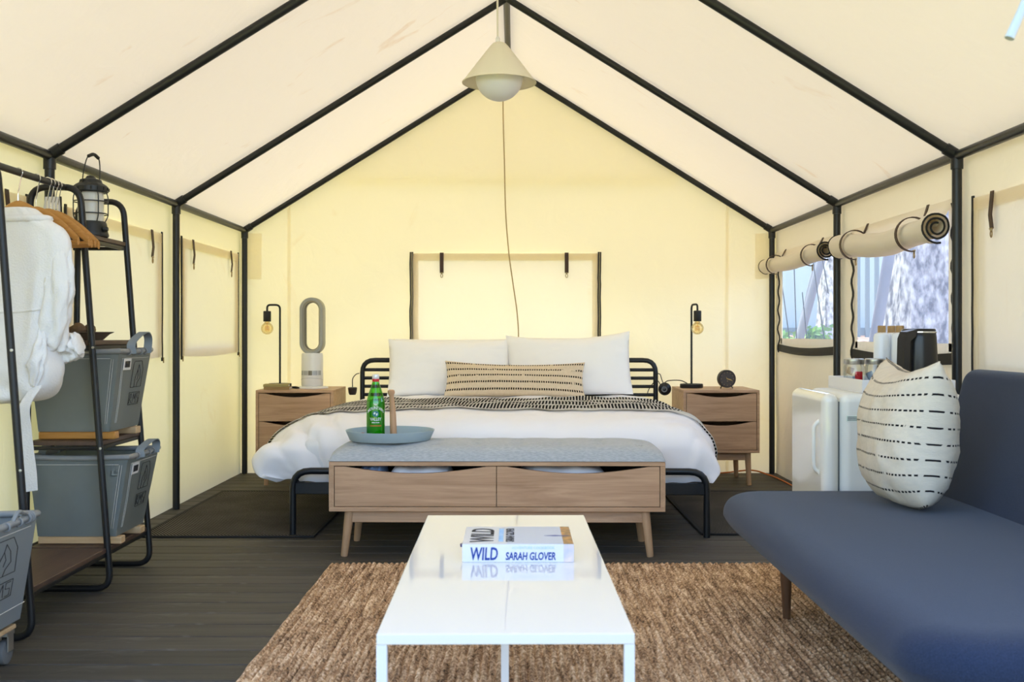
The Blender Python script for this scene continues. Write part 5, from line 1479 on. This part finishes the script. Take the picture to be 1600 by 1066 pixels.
for (x, y) in ((-1.50, 3.10), (-1.50, 2.72), (-1.80, 3.10), (-1.80, 2.72)):
    bm = BM(); lathe(bm, (x - 0.014, y, 0.036), [(0, 0), (0.020, 0), (0.034, 0.004), (0.036, 0.010), (0.036, 0.018), (0.034, 0.024), (0.020, 0.028), (0, 0.028)], 24, axis='X'); cs = obj('castor', bm, 'rubber', wb)
    bm = BM(); box(bm, (x - 0.020, y - 0.016, 0.040), (x - 0.016, y + 0.016, 0.086)); box(bm, (x + 0.016, y - 0.016, 0.040), (x + 0.020, y + 0.016, 0.086)); box(bm, (x - 0.020, y - 0.022, 0.086), (x + 0.020, y + 0.022, 0.098)); obj('fork', bm, 'steel', cs, smooth=False)

# lantern
lx, ly, lz = -1.672, 4.16, 1.3525
ln_ = thing('camping_lantern', 'black camping lantern with wire cage on the top shelf', 'lantern', (lx, ly, lz))
bm = BM(); lathe(bm, (lx, ly, lz), [(0, 0.0005), (0.066, 0.0005), (0.068, 0.006), (0.064, 0.020), (0.060, 0.050), (0.056, 0.060), (0, 0.060)], 40); obj('base', bm, 'lantern_black', ln_)
bm = BM(); lathe(bm, (lx, ly, lz), [(0.0, 0.060), (0.048, 0.060), (0.049, 0.075), (0.049, 0.160), (0.046, 0.174), (0.0, 0.174)], 36); obj('globe', bm, 'frosted', ln_)
bm = BM(); lathe(bm, (lx, ly, lz), [(0.0, 0.174), (0.062, 0.174), (0.066, 0.178), (0.066, 0.196), (0.058, 0.204), (0.044, 0.212), (0.040, 0.224), (0.020, 0.230), (0.014, 0.240), (0, 0.240)], 40); cp = obj('cap', bm, 'lantern_black', ln_)
bm = BM()
for k in range(16):
    a = 2 * PI * k / 16; tube(bm, [(lx + 0.0665 * math.cos(a), ly + 0.0665 * math.sin(a), lz + 0.181), (lx + 0.0665 * math.cos(a), ly + 0.0665 * math.sin(a), lz + 0.193)], 0.0035, 5)
o = obj('rib', bm, 'matte_black', cp); o['kind'] = 'stuff'
for z in (0.090, 0.138):
    bm = BM(); tube(bm, [(lx + 0.064 * math.cos(t), ly + 0.064 * math.sin(t), lz + z) for t in [2 * PI * k / 36 for k in range(36)]], 0.0024, 6, closed=True); obj('cage_ring', bm, 'lantern_black', ln_)
for k in range(6):
    a = 2 * PI * k / 6 + 0.3; c_, s_ = math.cos(a), math.sin(a)
    bm = BM(); tube(bm, fillet([(lx + 0.052 * c_, ly + 0.052 * s_, lz + 0.058), (lx + 0.064 * c_, ly + 0.064 * s_, lz + 0.082), (lx + 0.064 * c_, ly + 0.064 * s_, lz + 0.156), (lx + 0.058 * c_, ly + 0.058 * s_, lz + 0.176)], 0.012), 0.0022, 6); obj('cage_wire', bm, 'lantern_black', ln_)
bm = BM(); ca = math.radians(70)
hp = lambda u, z: (lx + u * math.cos(ca) + (z - 0.21) * 0.10, ly + u * math.sin(ca), lz + z)
tube(bm, smooth_path([hp(-0.046, 0.205), hp(-0.044, 0.26), hp(-0.030, 0.312), hp(0, 0.325), hp(0.030, 0.312), hp(0.044, 0.26), hp(0.046, 0.205)]), 0.0024, 6); hd = obj('bail_handle', bm, 'lantern_black', ln_)
bm = BM(); tube(bm, smooth_path([hp(-0.028, 0.314), hp(0, 0.325), hp(0.028, 0.314)]), 0.0068, 8); obj('grip', bm, 'lantern_black', hd)
bm = BM(); lathe(bm, (lx + 0.060, ly - 0.026, lz + 0.028), [(0, 0), (0.010, 0), (0.010, 0.014), (0.007, 0.018), (0, 0.018)], 16, axis='X'); obj('knob', bm, 'lantern_black', ln_)

# small card on the top shelf
cd = thing('info_card', 'white printed card with dark edge behind the hangers', 'card', (-1.790, 4.08, 1.3525))
bm = BM(); w = [Vector(q) for q in ((-1.834, 4.07, 1.354), (-1.745, 4.07, 1.354), (-1.772, 4.12, 1.505), (-1.834, 4.12, 1.505))]; prism(bm, w, (0, 0.003, 0.001)); obj('sheet', bm, 'cover', cd, smooth=False)
bm = BM(); tube(bm, [(-1.745, 4.068, 1.354), (-1.772, 4.118, 1.505)], 0.0035, 6); obj('edge', bm, 'print_black', cd)
for k in range(3):
    bm = BM(); tube(bm, [(-1.82, 4.0685 + 0.0105 * k, 1.382 + k * 0.022 * 1.6), (-1.775, 4.0685 + 0.0105 * k, 1.382 + k * 0.022 * 1.6)], 0.0010, 4); obj('print_line', bm, 'gasket', cd)

# bowl with dried bits on the third shelf
bwx, bwy, bwz = -1.672, 4.13, 0.9455
bw = thing('wooden_bowl', 'wide shallow brown bowl on the rack shelf', 'bowl', (bwx, bwy, bwz))
bm = BM(); lathe(bm, (bwx, bwy, bwz), [(0, 0.0005), (0.055, 0.0005), (0.060, 0.004), (0.082, 0.024), (0.096, 0.030), (0.097, 0.033), (0.082, 0.031), (0.055, 0.010), (0, 0.008)], 40); obj('dish', bm, 'stone_bowl', bw)
for i, (dx, dy) in enumerate(((-0.045, -0.02), (0.0, 0.02), (-0.02, -0.035))):
    bm = BM(); bmesh.ops.create_icosphere(bm, subdivisions=2, radius=0.024)
    for v in bm.verts: v.co = v.co * (1 + 0.25 * fbm(v.co.x * 90, v.co.y * 90, v.co.z * 90 + i)) + Vector((bwx + dx, bwy + dy, bwz + 0.036 + 0.004 * i))
    tag(obj('pine_cone', bm, 'cone_brown'), 'dried brown pine cone in the bowl, %s' % ('nearest the tent wall', 'at the back', 'at the front')[i], 'pine cone', 'pine cones in the bowl')

# hangers and robe
RX = -1.695; HY = math.radians(-16)
def hanger(label, y, rz, dz=0.0, x=RX):
    root = thing('coat_hanger', label, 'hanger', (x, y, 1.30), rz, 'wooden hangers on the rail')
    zt = 1.405 + dz
    bm = BM()
    arc = [Vector((x + 0.175 * t, y, zt - 0.105 * abs(t) ** 1.55)) for t in [-1 + 2 * k / 24 for k in range(25)]]
    arc_r = [0.0115 + 0.004 * (1 - abs(-1 + 2 * k / 24)) for k in range(25)]
    # flat contoured shoulders: an oval section, higher than deep
    rings = []
    for p, r in zip(arc, arc_r): rings.append([bm.verts.new(p + Vector((0, 0.0075 * math.sin(2 * PI * q / 10), r * 1.35 * math.cos(2 * PI * q / 10)))) for q in range(10)])
    for A, B in zip(rings, rings[1:]):
        for q in range(10): bm.faces.new((A[q], A[(q + 1) % 10], B[(q + 1) % 10], B[q]))
    bm.faces.new(rings[0]); bm.faces.new(rings[-1]); bmesh.ops.recalc_face_normals(bm, faces=bm.faces)
    obj('shoulder', bm, 'amber_wood', root)
    bm = BM(); tube(bm, [(x - 0.170, y, zt - 0.108), (x + 0.170, y, zt - 0.108)], 0.006, 8); obj('trouser_bar', bm, 'amber_wood', root)
    bm = BM()
    hk = [(x, y, zt + 0.01), (x, y, zt + 0.045), (x + 0.004, y, zt + 0.062)] + [(x + 0.018 * math.cos(t), y, 1.5195 + 0.0175 * math.sin(t)) for t in [math.radians(-40 + 25 * k) for k in range(9)]]
    tube(bm, smooth_path([Vector(q) for q in hk], 3), 0.0022, 6); obj('hook', bm, 'chrome', root)
hs = (3.600, 3.735, 3.825, 3.855, 3.885, 3.912)
ll = ('amber wooden hanger carrying the white robe', 'amber wooden hanger next behind the robe', 'amber wooden hanger third from the robe', 'amber wooden hanger fourth from the robe', 'amber wooden hanger second from the rack post', 'amber wooden hanger closest to the rack post')
for i, (y, s) in enumerate(zip(hs, ll)): hanger(s, y, HY + 0.015 * (i % 3), -0.004 * (i % 2))
rob = thing('bathrobe', 'white waffle cotton bathrobe hanging from the rack, bunched up below', 'robe', (RX, 3.60, 0.74), HY)
SEC = [(1.392, 0.030, 0.066, 0.030), (1.386, 0.034, 0.080, 0.036), (1.366, 0.040, 0.104, 0.040), (1.342, 0.050, 0.132, 0.042), (1.315, 0.062, 0.166, 0.044), (1.270, 0.070, 0.182, 0.046),
       (1.20, 0.070, 0.182, 0.048), (1.10, 0.062, 0.176, 0.052), (1.03, 0.052, 0.168, 0.056), (0.98, 0.046, 0.166, 0.064), (0.90, 0.040, 0.168, 0.078), (0.83, 0.034, 0.172, 0.088), (0.785, 0.026, 0.158, 0.086), (0.752, 0.010, 0.124, 0.072), (0.738, -0.01, 0.060, 0.036)]
SP = smooth_path([(a, b, c) for a, b, c, d in SEC], 5); SD = smooth_path([(d, 0, 0) for a, b, c, d in SEC], 5)
yr = 3.545
def robe_pt(i, k, n=64):
    z, cx, hw = SP[i]; d = SD[i].x; a = 2 * PI * k / n
    ca_, sa_ = math.cos(a), math.sin(a)
    ex = math.copysign(abs(ca_) ** 0.75, ca_); ey = math.copysign(abs(sa_) ** 0.85, sa_)
    low = max(0, min(1, (1.35 - z) / 0.3))
    fold = 0.014 * low * (abs(math.sin(ca_ * 5 + z * 2.4 + 2 * fbm(ca_ * 2, z * 3, 1))) - 0.5) + 0.006 * fbm(ca_ * 4, z * 6, sa_ * 2)
    if z < 0.9: fold += 0.012 * math.sin(z * 60 + ca_ * 7 + 2 * fbm(ca_ * 3, z * 5, 2)) * (0.9 - z) / 0.15
    return Vector((RX + cx + ex * (hw + fold * 0.4), yr + ey * (d + fold), z))
bm = BM(); n = 64
rings = [[bm.verts.new(robe_pt(i, k)) for k in range(n)] for i in range(len(SP))]
for A, B in zip(rings, rings[1:]):
    for k in range(n): bm.faces.new((A[k], A[(k + 1) % n], B[(k + 1) % n], B[k]))
bm.faces.new(rings[0]); bm.faces.new(rings[-1]); bmesh.ops.recalc_face_normals(bm, faces=bm.faces)
obj('body', bm, 'robe', rob, angle=80)
def draped(path, wid, dep, pleats, amp, seed=0.0, nseg=40):
    """Cloth tube: flattened section with hanging pleats that shift along its length."""
    bm = BM(); c = smooth_path(path, 9); ww = [q.x for q in smooth_path([(r, 0, 0) for r in wid], 9)]; dd = [q.x for q in smooth_path([(r, 0, 0) for r in dep], 9)]
    rings = []
    for i, p in enumerate(c):
        d = (c[min(i + 1, len(c) - 1)] - c[max(i - 1, 0)]).normalized()
        sx_ = Vector((0, 1, 0)).cross(d).normalized(); sy_ = Vector((0, 1, 0))
        rg = []
        for k in range(nseg):
            a = 2 * PI * k / nseg
            t = i / len(c)
            f = amp * (abs(math.sin(a * pleats * 0.5 + seed + 1.8 * fbm(a * 0.6, t * 2.5, seed))) - 0.5) + 0.5 * amp * fbm(math.cos(a) * 2 + seed, t * 7, math.sin(a) * 2)
            rg.append(bm.verts.new(p + sx_ * math.cos(a) * ww[i] * (1 + f) + sy_ * math.sin(a) * dd[i] * (1 + f * 1.6)))
        rings.append(rg)
    for A, B in zip(rings, rings[1:]):
        for k in range(nseg): bm.faces.new((A[k], A[(k + 1) % nseg], B[(k + 1) % nseg], B[k]))
    bm.faces.new(rings[0]); bm.faces.new(rings[-1]); bmesh.ops.recalc_face_normals(bm, faces=bm.faces)
    return bm
obj('sleeve', draped([(RX + 0.178, yr, 1.300), (RX + 0.206, yr - 0.004, 1.235), (RX + 0.216, yr - 0.010, 1.13), (RX + 0.200, yr - 0.012, 1.03), (RX + 0.182, yr - 0.004, 0.955), (RX + 0.172, yr + 0.004, 0.925)], [0.020, 0.046, 0.052, 0.054, 0.052, 0.046], [0.014, 0.026, 0.030, 0.032, 0.034, 0.030], 5, 0.30, 1.0), 'robe', rob, angle=80)
obj('cuff', draped([(RX + 0.150, yr + 0.045, 0.895), (RX + 0.190, yr + 0.048, 0.915), (RX + 0.228, yr + 0.05, 0.930), (RX + 0.250, yr + 0.05, 0.938)], [0.034, 0.038, 0.042, 0.034], [0.026, 0.032, 0.034, 0.026], 6, 0.32, 3.0), 'robe', rob, angle=80)
obj('front_fold', draped([(RX + 0.172, yr - 0.036, 1.00), (RX + 0.176, yr - 0.050, 0.94), (RX + 0.172, yr - 0.060, 0.87), (RX + 0.158, yr - 0.058, 0.80)], [0.010, 0.022, 0.028, 0.016], [0.008, 0.016, 0.020, 0.010], 4, 0.4, 5.0), 'robe', rob, angle=80)
bm = BM(); tube(bm, [robe_pt(SP.index(min(SP, key=lambda q: abs(q.x - 1.350))), k) * 1.0 + Vector((0, 0, 0)) for k in range(n)], 0.012, 8, closed=True); obj('collar', bm, 'robe', rob, angle=80)
bm = BM(); ii = SP.index(min(SP, key=lambda q: abs(q.x - 1.06)))
tube(bm, [robe_pt(ii, k) + Vector((0, -0.002, 0.012 * math.cos(2 * PI * k / n * 2))) for k in range(n // 2, n + 1)], 0.0045, 6); obj('waist_seam', bm, 'robe', rob)
bm = BM(); ribbon(bm, smooth_path([(RX + 0.175, yr - 0.060, 0.80), (RX + 0.157, yr - 0.095, 0.735), (RX + 0.157, yr - 0.090, 0.66), (RX + 0.165, yr - 0.088, 0.585), (RX + 0.175, yr - 0.088, 0.520), (RX + 0.179, yr - 0.088, 0.462)], 6), (0.038, 0.006, 0.006), 0.004); obj('belt', bm, 'robe', rob)

# ------------------------------------------------------------------ pendant lamp and wall cord
px_, py_, pz_ = -0.067, 4.42, 2.022
pn = thing('pendant_lamp', 'cream cone pendant lamp with white glass globe under the ridge', 'lamp', (px_, py_, 1.95))
bm = BM()
prof_ = [(0.154, 0.0), (0.148, 0.008), (0.090, 0.085), (0.040, 0.150), (0.028, 0.163), (0.012, 0.170), (0.0, 0.171)]
lathe(bm, (px_, py_, pz_), prof_, 56, cap=False); obj('shade', bm, 'shade', pn)
bm = BM(); tube(bm, [(px_ + 0.154 * math.cos(t), py_ + 0.154 * math.sin(t), pz_) for t in [2 * PI * k / 56 for k in range(56)]], 0.0022, 6, closed=True); obj('shade_rim', bm, 'shade', pn)
bm = BM(); lathe(bm, (px_, py_, pz_ + 0.022), [(0.0, -0.099)] + [(0.099 * math.cos(a), 0.099 * math.sin(a)) for a in [(-84 + 150 * i / 22) * PI / 180 for i in range(23)]] + [(0.0, 0.095)], 48); obj('globe', bm, 'globe', pn)
bm = BM(); tube(bm, [(px_ - 0.006, py_, pz_ + 0.17), (px_ - 0.010, py_, ZR - 0.02)], 0.0042, 8); obj('cord', bm, 'cord_white', pn)
bm = BM(); lathe(bm, (px_ - 0.006, py_, pz_ + 0.168), [(0.009, 0), (0.009, 0.016), (0.005, 0.024), (0.0, 0.025)], 14); obj('cord_grip', bm, 'cap', pn)
bm = BM(); tube(bm, smooth_path([P(790, 104, 7.315), P(786, 160, 7.315), P(788, 250, 7.315), P(790, 330, 7.315), P(795, 395, 7.30), P(801, 440, 7.30), P(808, 490, 7.30), P(810, 530, 7.30), P(806, 570, 7.30)], 8), 0.0042, 7)
tag(obj('hanging_cord', bm, 'cord_tan'), 'thin tan electrical cord hanging down the back wall from the ridge', 'cord')
bm = BM(); tube(bm, [P(1577, 60, 2.0), P(1577, 60, 2.0) + Vector((0.020, 0, 0.045)), Vector((1.175, 2.0, 2.095))], 0.007, 10, radii=[0.0095, 0.0085, 0.006])
tag(obj('pull_wand', bm, 'wand'), 'pale blue-white plastic wand hanging from the roof at the upper picture corner', 'wand')

# ------------------------------------------------------------------ fridge and tea things
fr = thing('mini_fridge', 'white rounded mini fridge between the sofa and the bedside', 'fridge', (1.42, 4.20, 0))
fx0, fx1, fy0, fy1, fz = 1.157, 1.70, 3.97, 4.44, 0.745
def rounded(lo, hi, r_all, seg=6):
    bm = BM(); box(bm, lo, hi, r_all, seg); return bm
def flat_faces(o):
    m_ = o.modifiers.new('even_shading', 'WEIGHTED_NORMAL'); m_.keep_sharp = True
flat_faces(obj('cabinet', rounded((1.227, fy0, 0.03), (fx1, fy1, fz), 0.035, 5), 'fridge_side', fr))
flat_faces(obj('door', rounded((fx0, fy0, 0.035), (1.2225, fy1, fz), 0.032, 6), 'fridge', fr))
bm = BM(); box(bm, (1.195, fy0 + 0.030, 0.07), (1.26, fy1 - 0.030, fz - 0.032)); obj('gasket', bm, 'gasket', fr, smooth=False)
bm = BM(); tube(bm, fillet([(fx0 + 0.004, fy0 + 0.06, 0.64), (fx0 - 0.018, fy0 + 0.06, 0.62), (fx0 - 0.018, fy0 + 0.06, 0.46), (fx0 + 0.004, fy0 + 0.06, 0.44)], 0.02), 0.008, 10); obj('reflection_bar', bm, 'fridge', fr)  # added raised bar stands in for the C-shaped reflection on the door
bm = BM(); box(bm, (1.245, fy0 - 0.0012, 0.642), (1.305, fy0 - 0.0002, 0.662)); st = obj('sticker', bm, 'print_white', fr, smooth=False)
for k in range(3):
    bm = BM(); box(bm, (1.249, fy0 - 0.0020, 0.645 + k * 0.0055), (1.300 - 0.006 * k, fy0 - 0.0012, 0.648 + k * 0.0055)); obj('print_line', bm, 'gasket', st, smooth=False)
for x in (1.20, 1.64):
    for y in (fy0 + 0.06, fy1 - 0.06):
        bm = BM(); lathe(bm, (x, y, 0), [(0, 0), (0.018, 0), (0.018, 0.036), (0, 0.036)], 14); obj('foot', bm, 'gasket', fr)
zf_ = fz + 0.0005
tr_ = thing('serving_tray', 'white serving tray holding the kettle and jars on the fridge', 'tray', (1.48, 4.20, zf_))
ta, tb, tc_, td = 1.312, 1.665, 3.992, 4.425
bm = BM(); box(bm, (ta, tc_, zf_), (tb, td, zf_ + 0.006)); obj('bottom', bm, 'white_paint', tr_, smooth=False)
for lo, hi in (((ta, tc_, zf_ + 0.006), (tb, tc_ + 0.008, zf_ + 0.050)), ((ta, td - 0.008, zf_ + 0.006), (tb, td, zf_ + 0.050)), ((ta, tc_ + 0.008, zf_ + 0.006), (ta + 0.008, td - 0.008, zf_ + 0.050)), ((tb - 0.008, tc_ + 0.008, zf_ + 0.006), (tb, td - 0.008, zf_ + 0.050))):
    bm = BM(); box(bm, lo, hi, 0.0015, 1); obj('side', bm, 'white_paint', tr_, smooth=False)
zq = zf_ + 0.0065
def jar(label, x, y, bits):
    root = thing('glass_jar', label, 'jar', (x, y, zq), group='lidded glass jars on the tray')
    bm = BM(); lathe(bm, (x, y, zq), [(0, 0.0), (0.036, 0.0), (0.041, 0.006), (0.041, 0.085), (0.036, 0.096), (0.036, 0.100)], 32, cap=False); obj('glass', bm, 'clear_glass', root)
    bm = BM(); lathe(bm, (x, y, zq), [(0.0385, 0.096), (0.040, 0.098), (0.040, 0.116), (0.037, 0.119), (0.0, 0.1195)], 32); obj('lid', bm, 'steel', root)
    for i, (m_, dx, dy, z, s) in enumerate(bits):
        bm = BM(); box(bm, (-0.5 * s, -0.006, -0.6 * s), (0.5 * s, 0.006, 0.6 * s), 0.003, 2)
        place(bm, Matrix.Translation((x + dx, y + dy, zq + z)) @ Matrix.Rotation(0.5 * math.sin(i * 2.3), 4, 'Y') @ Matrix.Rotation(0.3 * math.cos(i * 1.7), 4, 'Z'))
        o = tag(obj('tea_sachet', bm, m_), '%s tea sachet inside the %s glass jar' % ({'tea_red': 'red', 'tea_green': 'green', 'tea_brown': 'brown', 'tea_blue': 'grey-blue', 'pine': 'tan'}[m_], 'first' if x < 1.40 else 'second'), 'tea sachet', 'tea sachets in the jars')
jar('glass jar with a red packet inside, at the tray corner', 1.362, 4.245, (('tea_red', 0.012, -0.022, 0.050, 0.030), ('pine', -0.018, -0.008, 0.070, 0.024), ('tea_blue', 0.018, 0.010, 0.035, 0.030)))
jar('glass jar with a green packet inside, between the other jar and the kettle', 1.450, 4.255, (('tea_green', 0.004, -0.024, 0.044, 0.026), ('tea_brown', 0.014, -0.010, 0.072, 0.028), ('tea_blue', -0.020, -0.004, 0.050, 0.028)))
for i, (x, y) in enumerate(((1.505, 4.335), (1.561, 4.380), (1.566, 4.298))):
    root = thing('capped_bottle', ('milky white bottle with a wooden cap, closest to the jars', 'white bottle whose wooden cap is the middle one of three', 'white bottle with a wooden cap directly behind the kettle, rightmost cap')[i], 'bottle', (x, y, zq), group='wooden-capped bottles on the tray')
    bm = BM(); lathe(bm, (x, y, zq), [(0, 0), (0.030, 0), (0.033, 0.004), (0.033, 0.045)], 28, cap=False); obj('contents', bm, 'grounds', root)
    bm = BM(); lathe(bm, (x, y, zq), [(0.033, 0.045), (0.033, 0.205), (0.029, 0.218), (0.018, 0.224), (0.0, 0.225)], 28, cap=False); obj('body', bm, 'bottle_white', root)
    bm = BM(); lathe(bm, (x, y, zq), [(0.0155, 0.223), (0.0165, 0.224), (0.0165, 0.250), (0.015, 0.252), (0, 0.252)], 20); obj('cap', bm, 'cork', root)
kt = thing('electric_kettle', 'matte black electric kettle on the white tray', 'kettle', (1.565, 4.115, zq))
kx, ky = 1.572, 4.115
bm = BM()
lathe(bm, (kx, ky, zq), [(0, 0.0), (0.074, 0.0), (0.076, 0.004), (0.076, 0.018), (0.0, 0.018)], 40); obj('base', bm, 'black_plastic', kt)
bm = BM(); lathe(bm, (kx, ky, zq), [(0.0, 0.020), (0.073, 0.020), (0.074, 0.026), (0.066, 0.205), (0.064, 0.222), (0.058, 0.228), (0, 0.228)], 40); obj('body', bm, 'black_plastic', kt)
bm = BM(); lathe(bm, (kx, ky, zq), [(0.0, 0.228), (0.062, 0.228), (0.064, 0.232), (0.060, 0.238), (0.0, 0.240)], 40); obj('lid', bm, 'black_plastic', kt)
bm = BM(); lathe(bm, (kx, ky, zq), [(0.0652, 0.222), (0.0662, 0.223), (0.0662, 0.228), (0.0645, 0.229)], 40, cap=False); obj('rim_band', bm, 'chrome', kt)
bm = BM(); prism(bm, [(kx - 0.055, ky - 0.052, zq + 0.236), (kx - 0.100, ky - 0.075, zq + 0.226), (kx - 0.112, ky - 0.080, zq + 0.200), (kx - 0.116, ky - 0.080, zq + 0.040), (kx - 0.098, ky - 0.070, zq + 0.030), (kx - 0.090, ky - 0.066, zq + 0.060), (kx - 0.086, ky - 0.066, zq + 0.190), (kx - 0.058, ky - 0.052, zq + 0.210)], (0.020, -0.024, 0)); obj('handle', bm, 'black_plastic', kt)

# ------------------------------------------------------------------ sofa
sf = thing('sofa', 'dark slate blue armless sofa on slim walnut legs', 'sofa', (1.2, 2.9, 0))
sx0, sx1, sy0, sy1, sz0, sz1 = 0.735, 1.70, 1.92, 3.87, 0.188, 0.408
def superbox(x0, x1, y0, y1, z0, z1, rx, rz, corner, nseg=20, under=0.0, waist=0.5):
    """Upholstered slab: rounded edge all round (rx wide, rz high) and rounded corners in plan."""
    bm = BM(); pts = []
    cxs = [(x1 - corner, y1 - corner, 0), (x0 + corner, y1 - corner, 1), (x0 + corner, y0 + corner, 2), (x1 - corner, y0 + corner, 3)]
    plan = []
    for cx, cy, k in cxs:
        for q in range(9):
            a = PI / 2 * (k + q / 8); plan.append((Vector((cx, cy, 0)), Vector((math.cos(a), math.sin(a), 0))))
    zm = z0 + (z1 - z0) * waist
    rings = []
    for j in range(nseg + 1):
        t = -PI / 2 + PI * j / nseg
        ex = 2.0 / 2.6 if (t > 0 or not under) else 1.5
        ct_ = abs(math.cos(t)) ** ex; st_ = math.copysign(abs(math.sin(t)) ** ex, math.sin(t))
        off = corner - (rx if (t > 0 or not under) else under) * (1 - ct_)
        rings.append([bm.verts.new((c.x + d.x * off, c.y + d.y * off, zm + ((z1 - zm) if t > 0 else (zm - z0)) * st_)) for c, d in plan])
    n = len(plan)
    for A, B in zip(rings, rings[1:]):
        for k in range(n): bm.faces.new((A[k], A[(k + 1) % n], B[(k + 1) % n], B[k]))
    # crowned caps
    for rg, s in ((rings[0], -1), (rings[-1], 1)):
        prev = rg
        c = Vector(((x0 + x1) / 2, (y0 + y1) / 2, 0))
        for f_ in (0.9, 0.7, 0.45, 0.2):
            cur = [bm.verts.new((c.x + (v.co.x - c.x) * f_, c.y + (v.co.y - c.y) * f_, v.co.z + (0.010 * (1 - f_) if s > 0 else 0))) for v in rg]
            for k in range(n): bm.faces.new((prev[k], prev[(k + 1) % n], cur[(k + 1) % n], cur[k]))
            prev = cur
        bm.faces.new(prev)
    bmesh.ops.recalc_face_normals(bm, faces=bm.faces)
    return bm
obj('seat', superbox(sx0, sx1, sy0, sy1, 0.205, sz1, 0.12, 0.1, 0.155, 24, under=0.15, waist=0.62), 'sofa', sf, angle=80)
bm = superbox(0.0, 0.50, sy0 + 0.02, 3.77, 0.0, 0.135, 0.05, 0.06, 0.062)
th_ = math.radians(76)
place(bm, Matrix.Translation((1.475, 0, 0.372)) @ Matrix.Rotation(-th_, 4, 'Y') @ Matrix.Translation((0, 0, -0.135)))
obj('backrest', bm, 'sofa', sf, angle=80)
for x in (0.905, 1.58):
    for y in (3.535, 2.25):
        bm = BM(); sx_ = -1 if x < 1.2 else 1
        tube(bm, [(x, y, 0.215), (x + 0.004, y, 0.0002 + (0.018 if x < 1.1 else 0.0))], 0.018, 14, radii=[0.0225, 0.0125]); obj('leg', bm, 'walnut', sf)

# pillow on the sofa
pillow('sofa_pillow', 'cream cushion with rows of black stitches standing on the sofa', 'sofa_pillow', (1.247, 3.41, 0.414), 0.44, 0.485, 0.27, lean(4), math.radians(-88), math.radians(0), 11, ear=0.02, sag=0.045, flat=2.6, rnd=0.15)
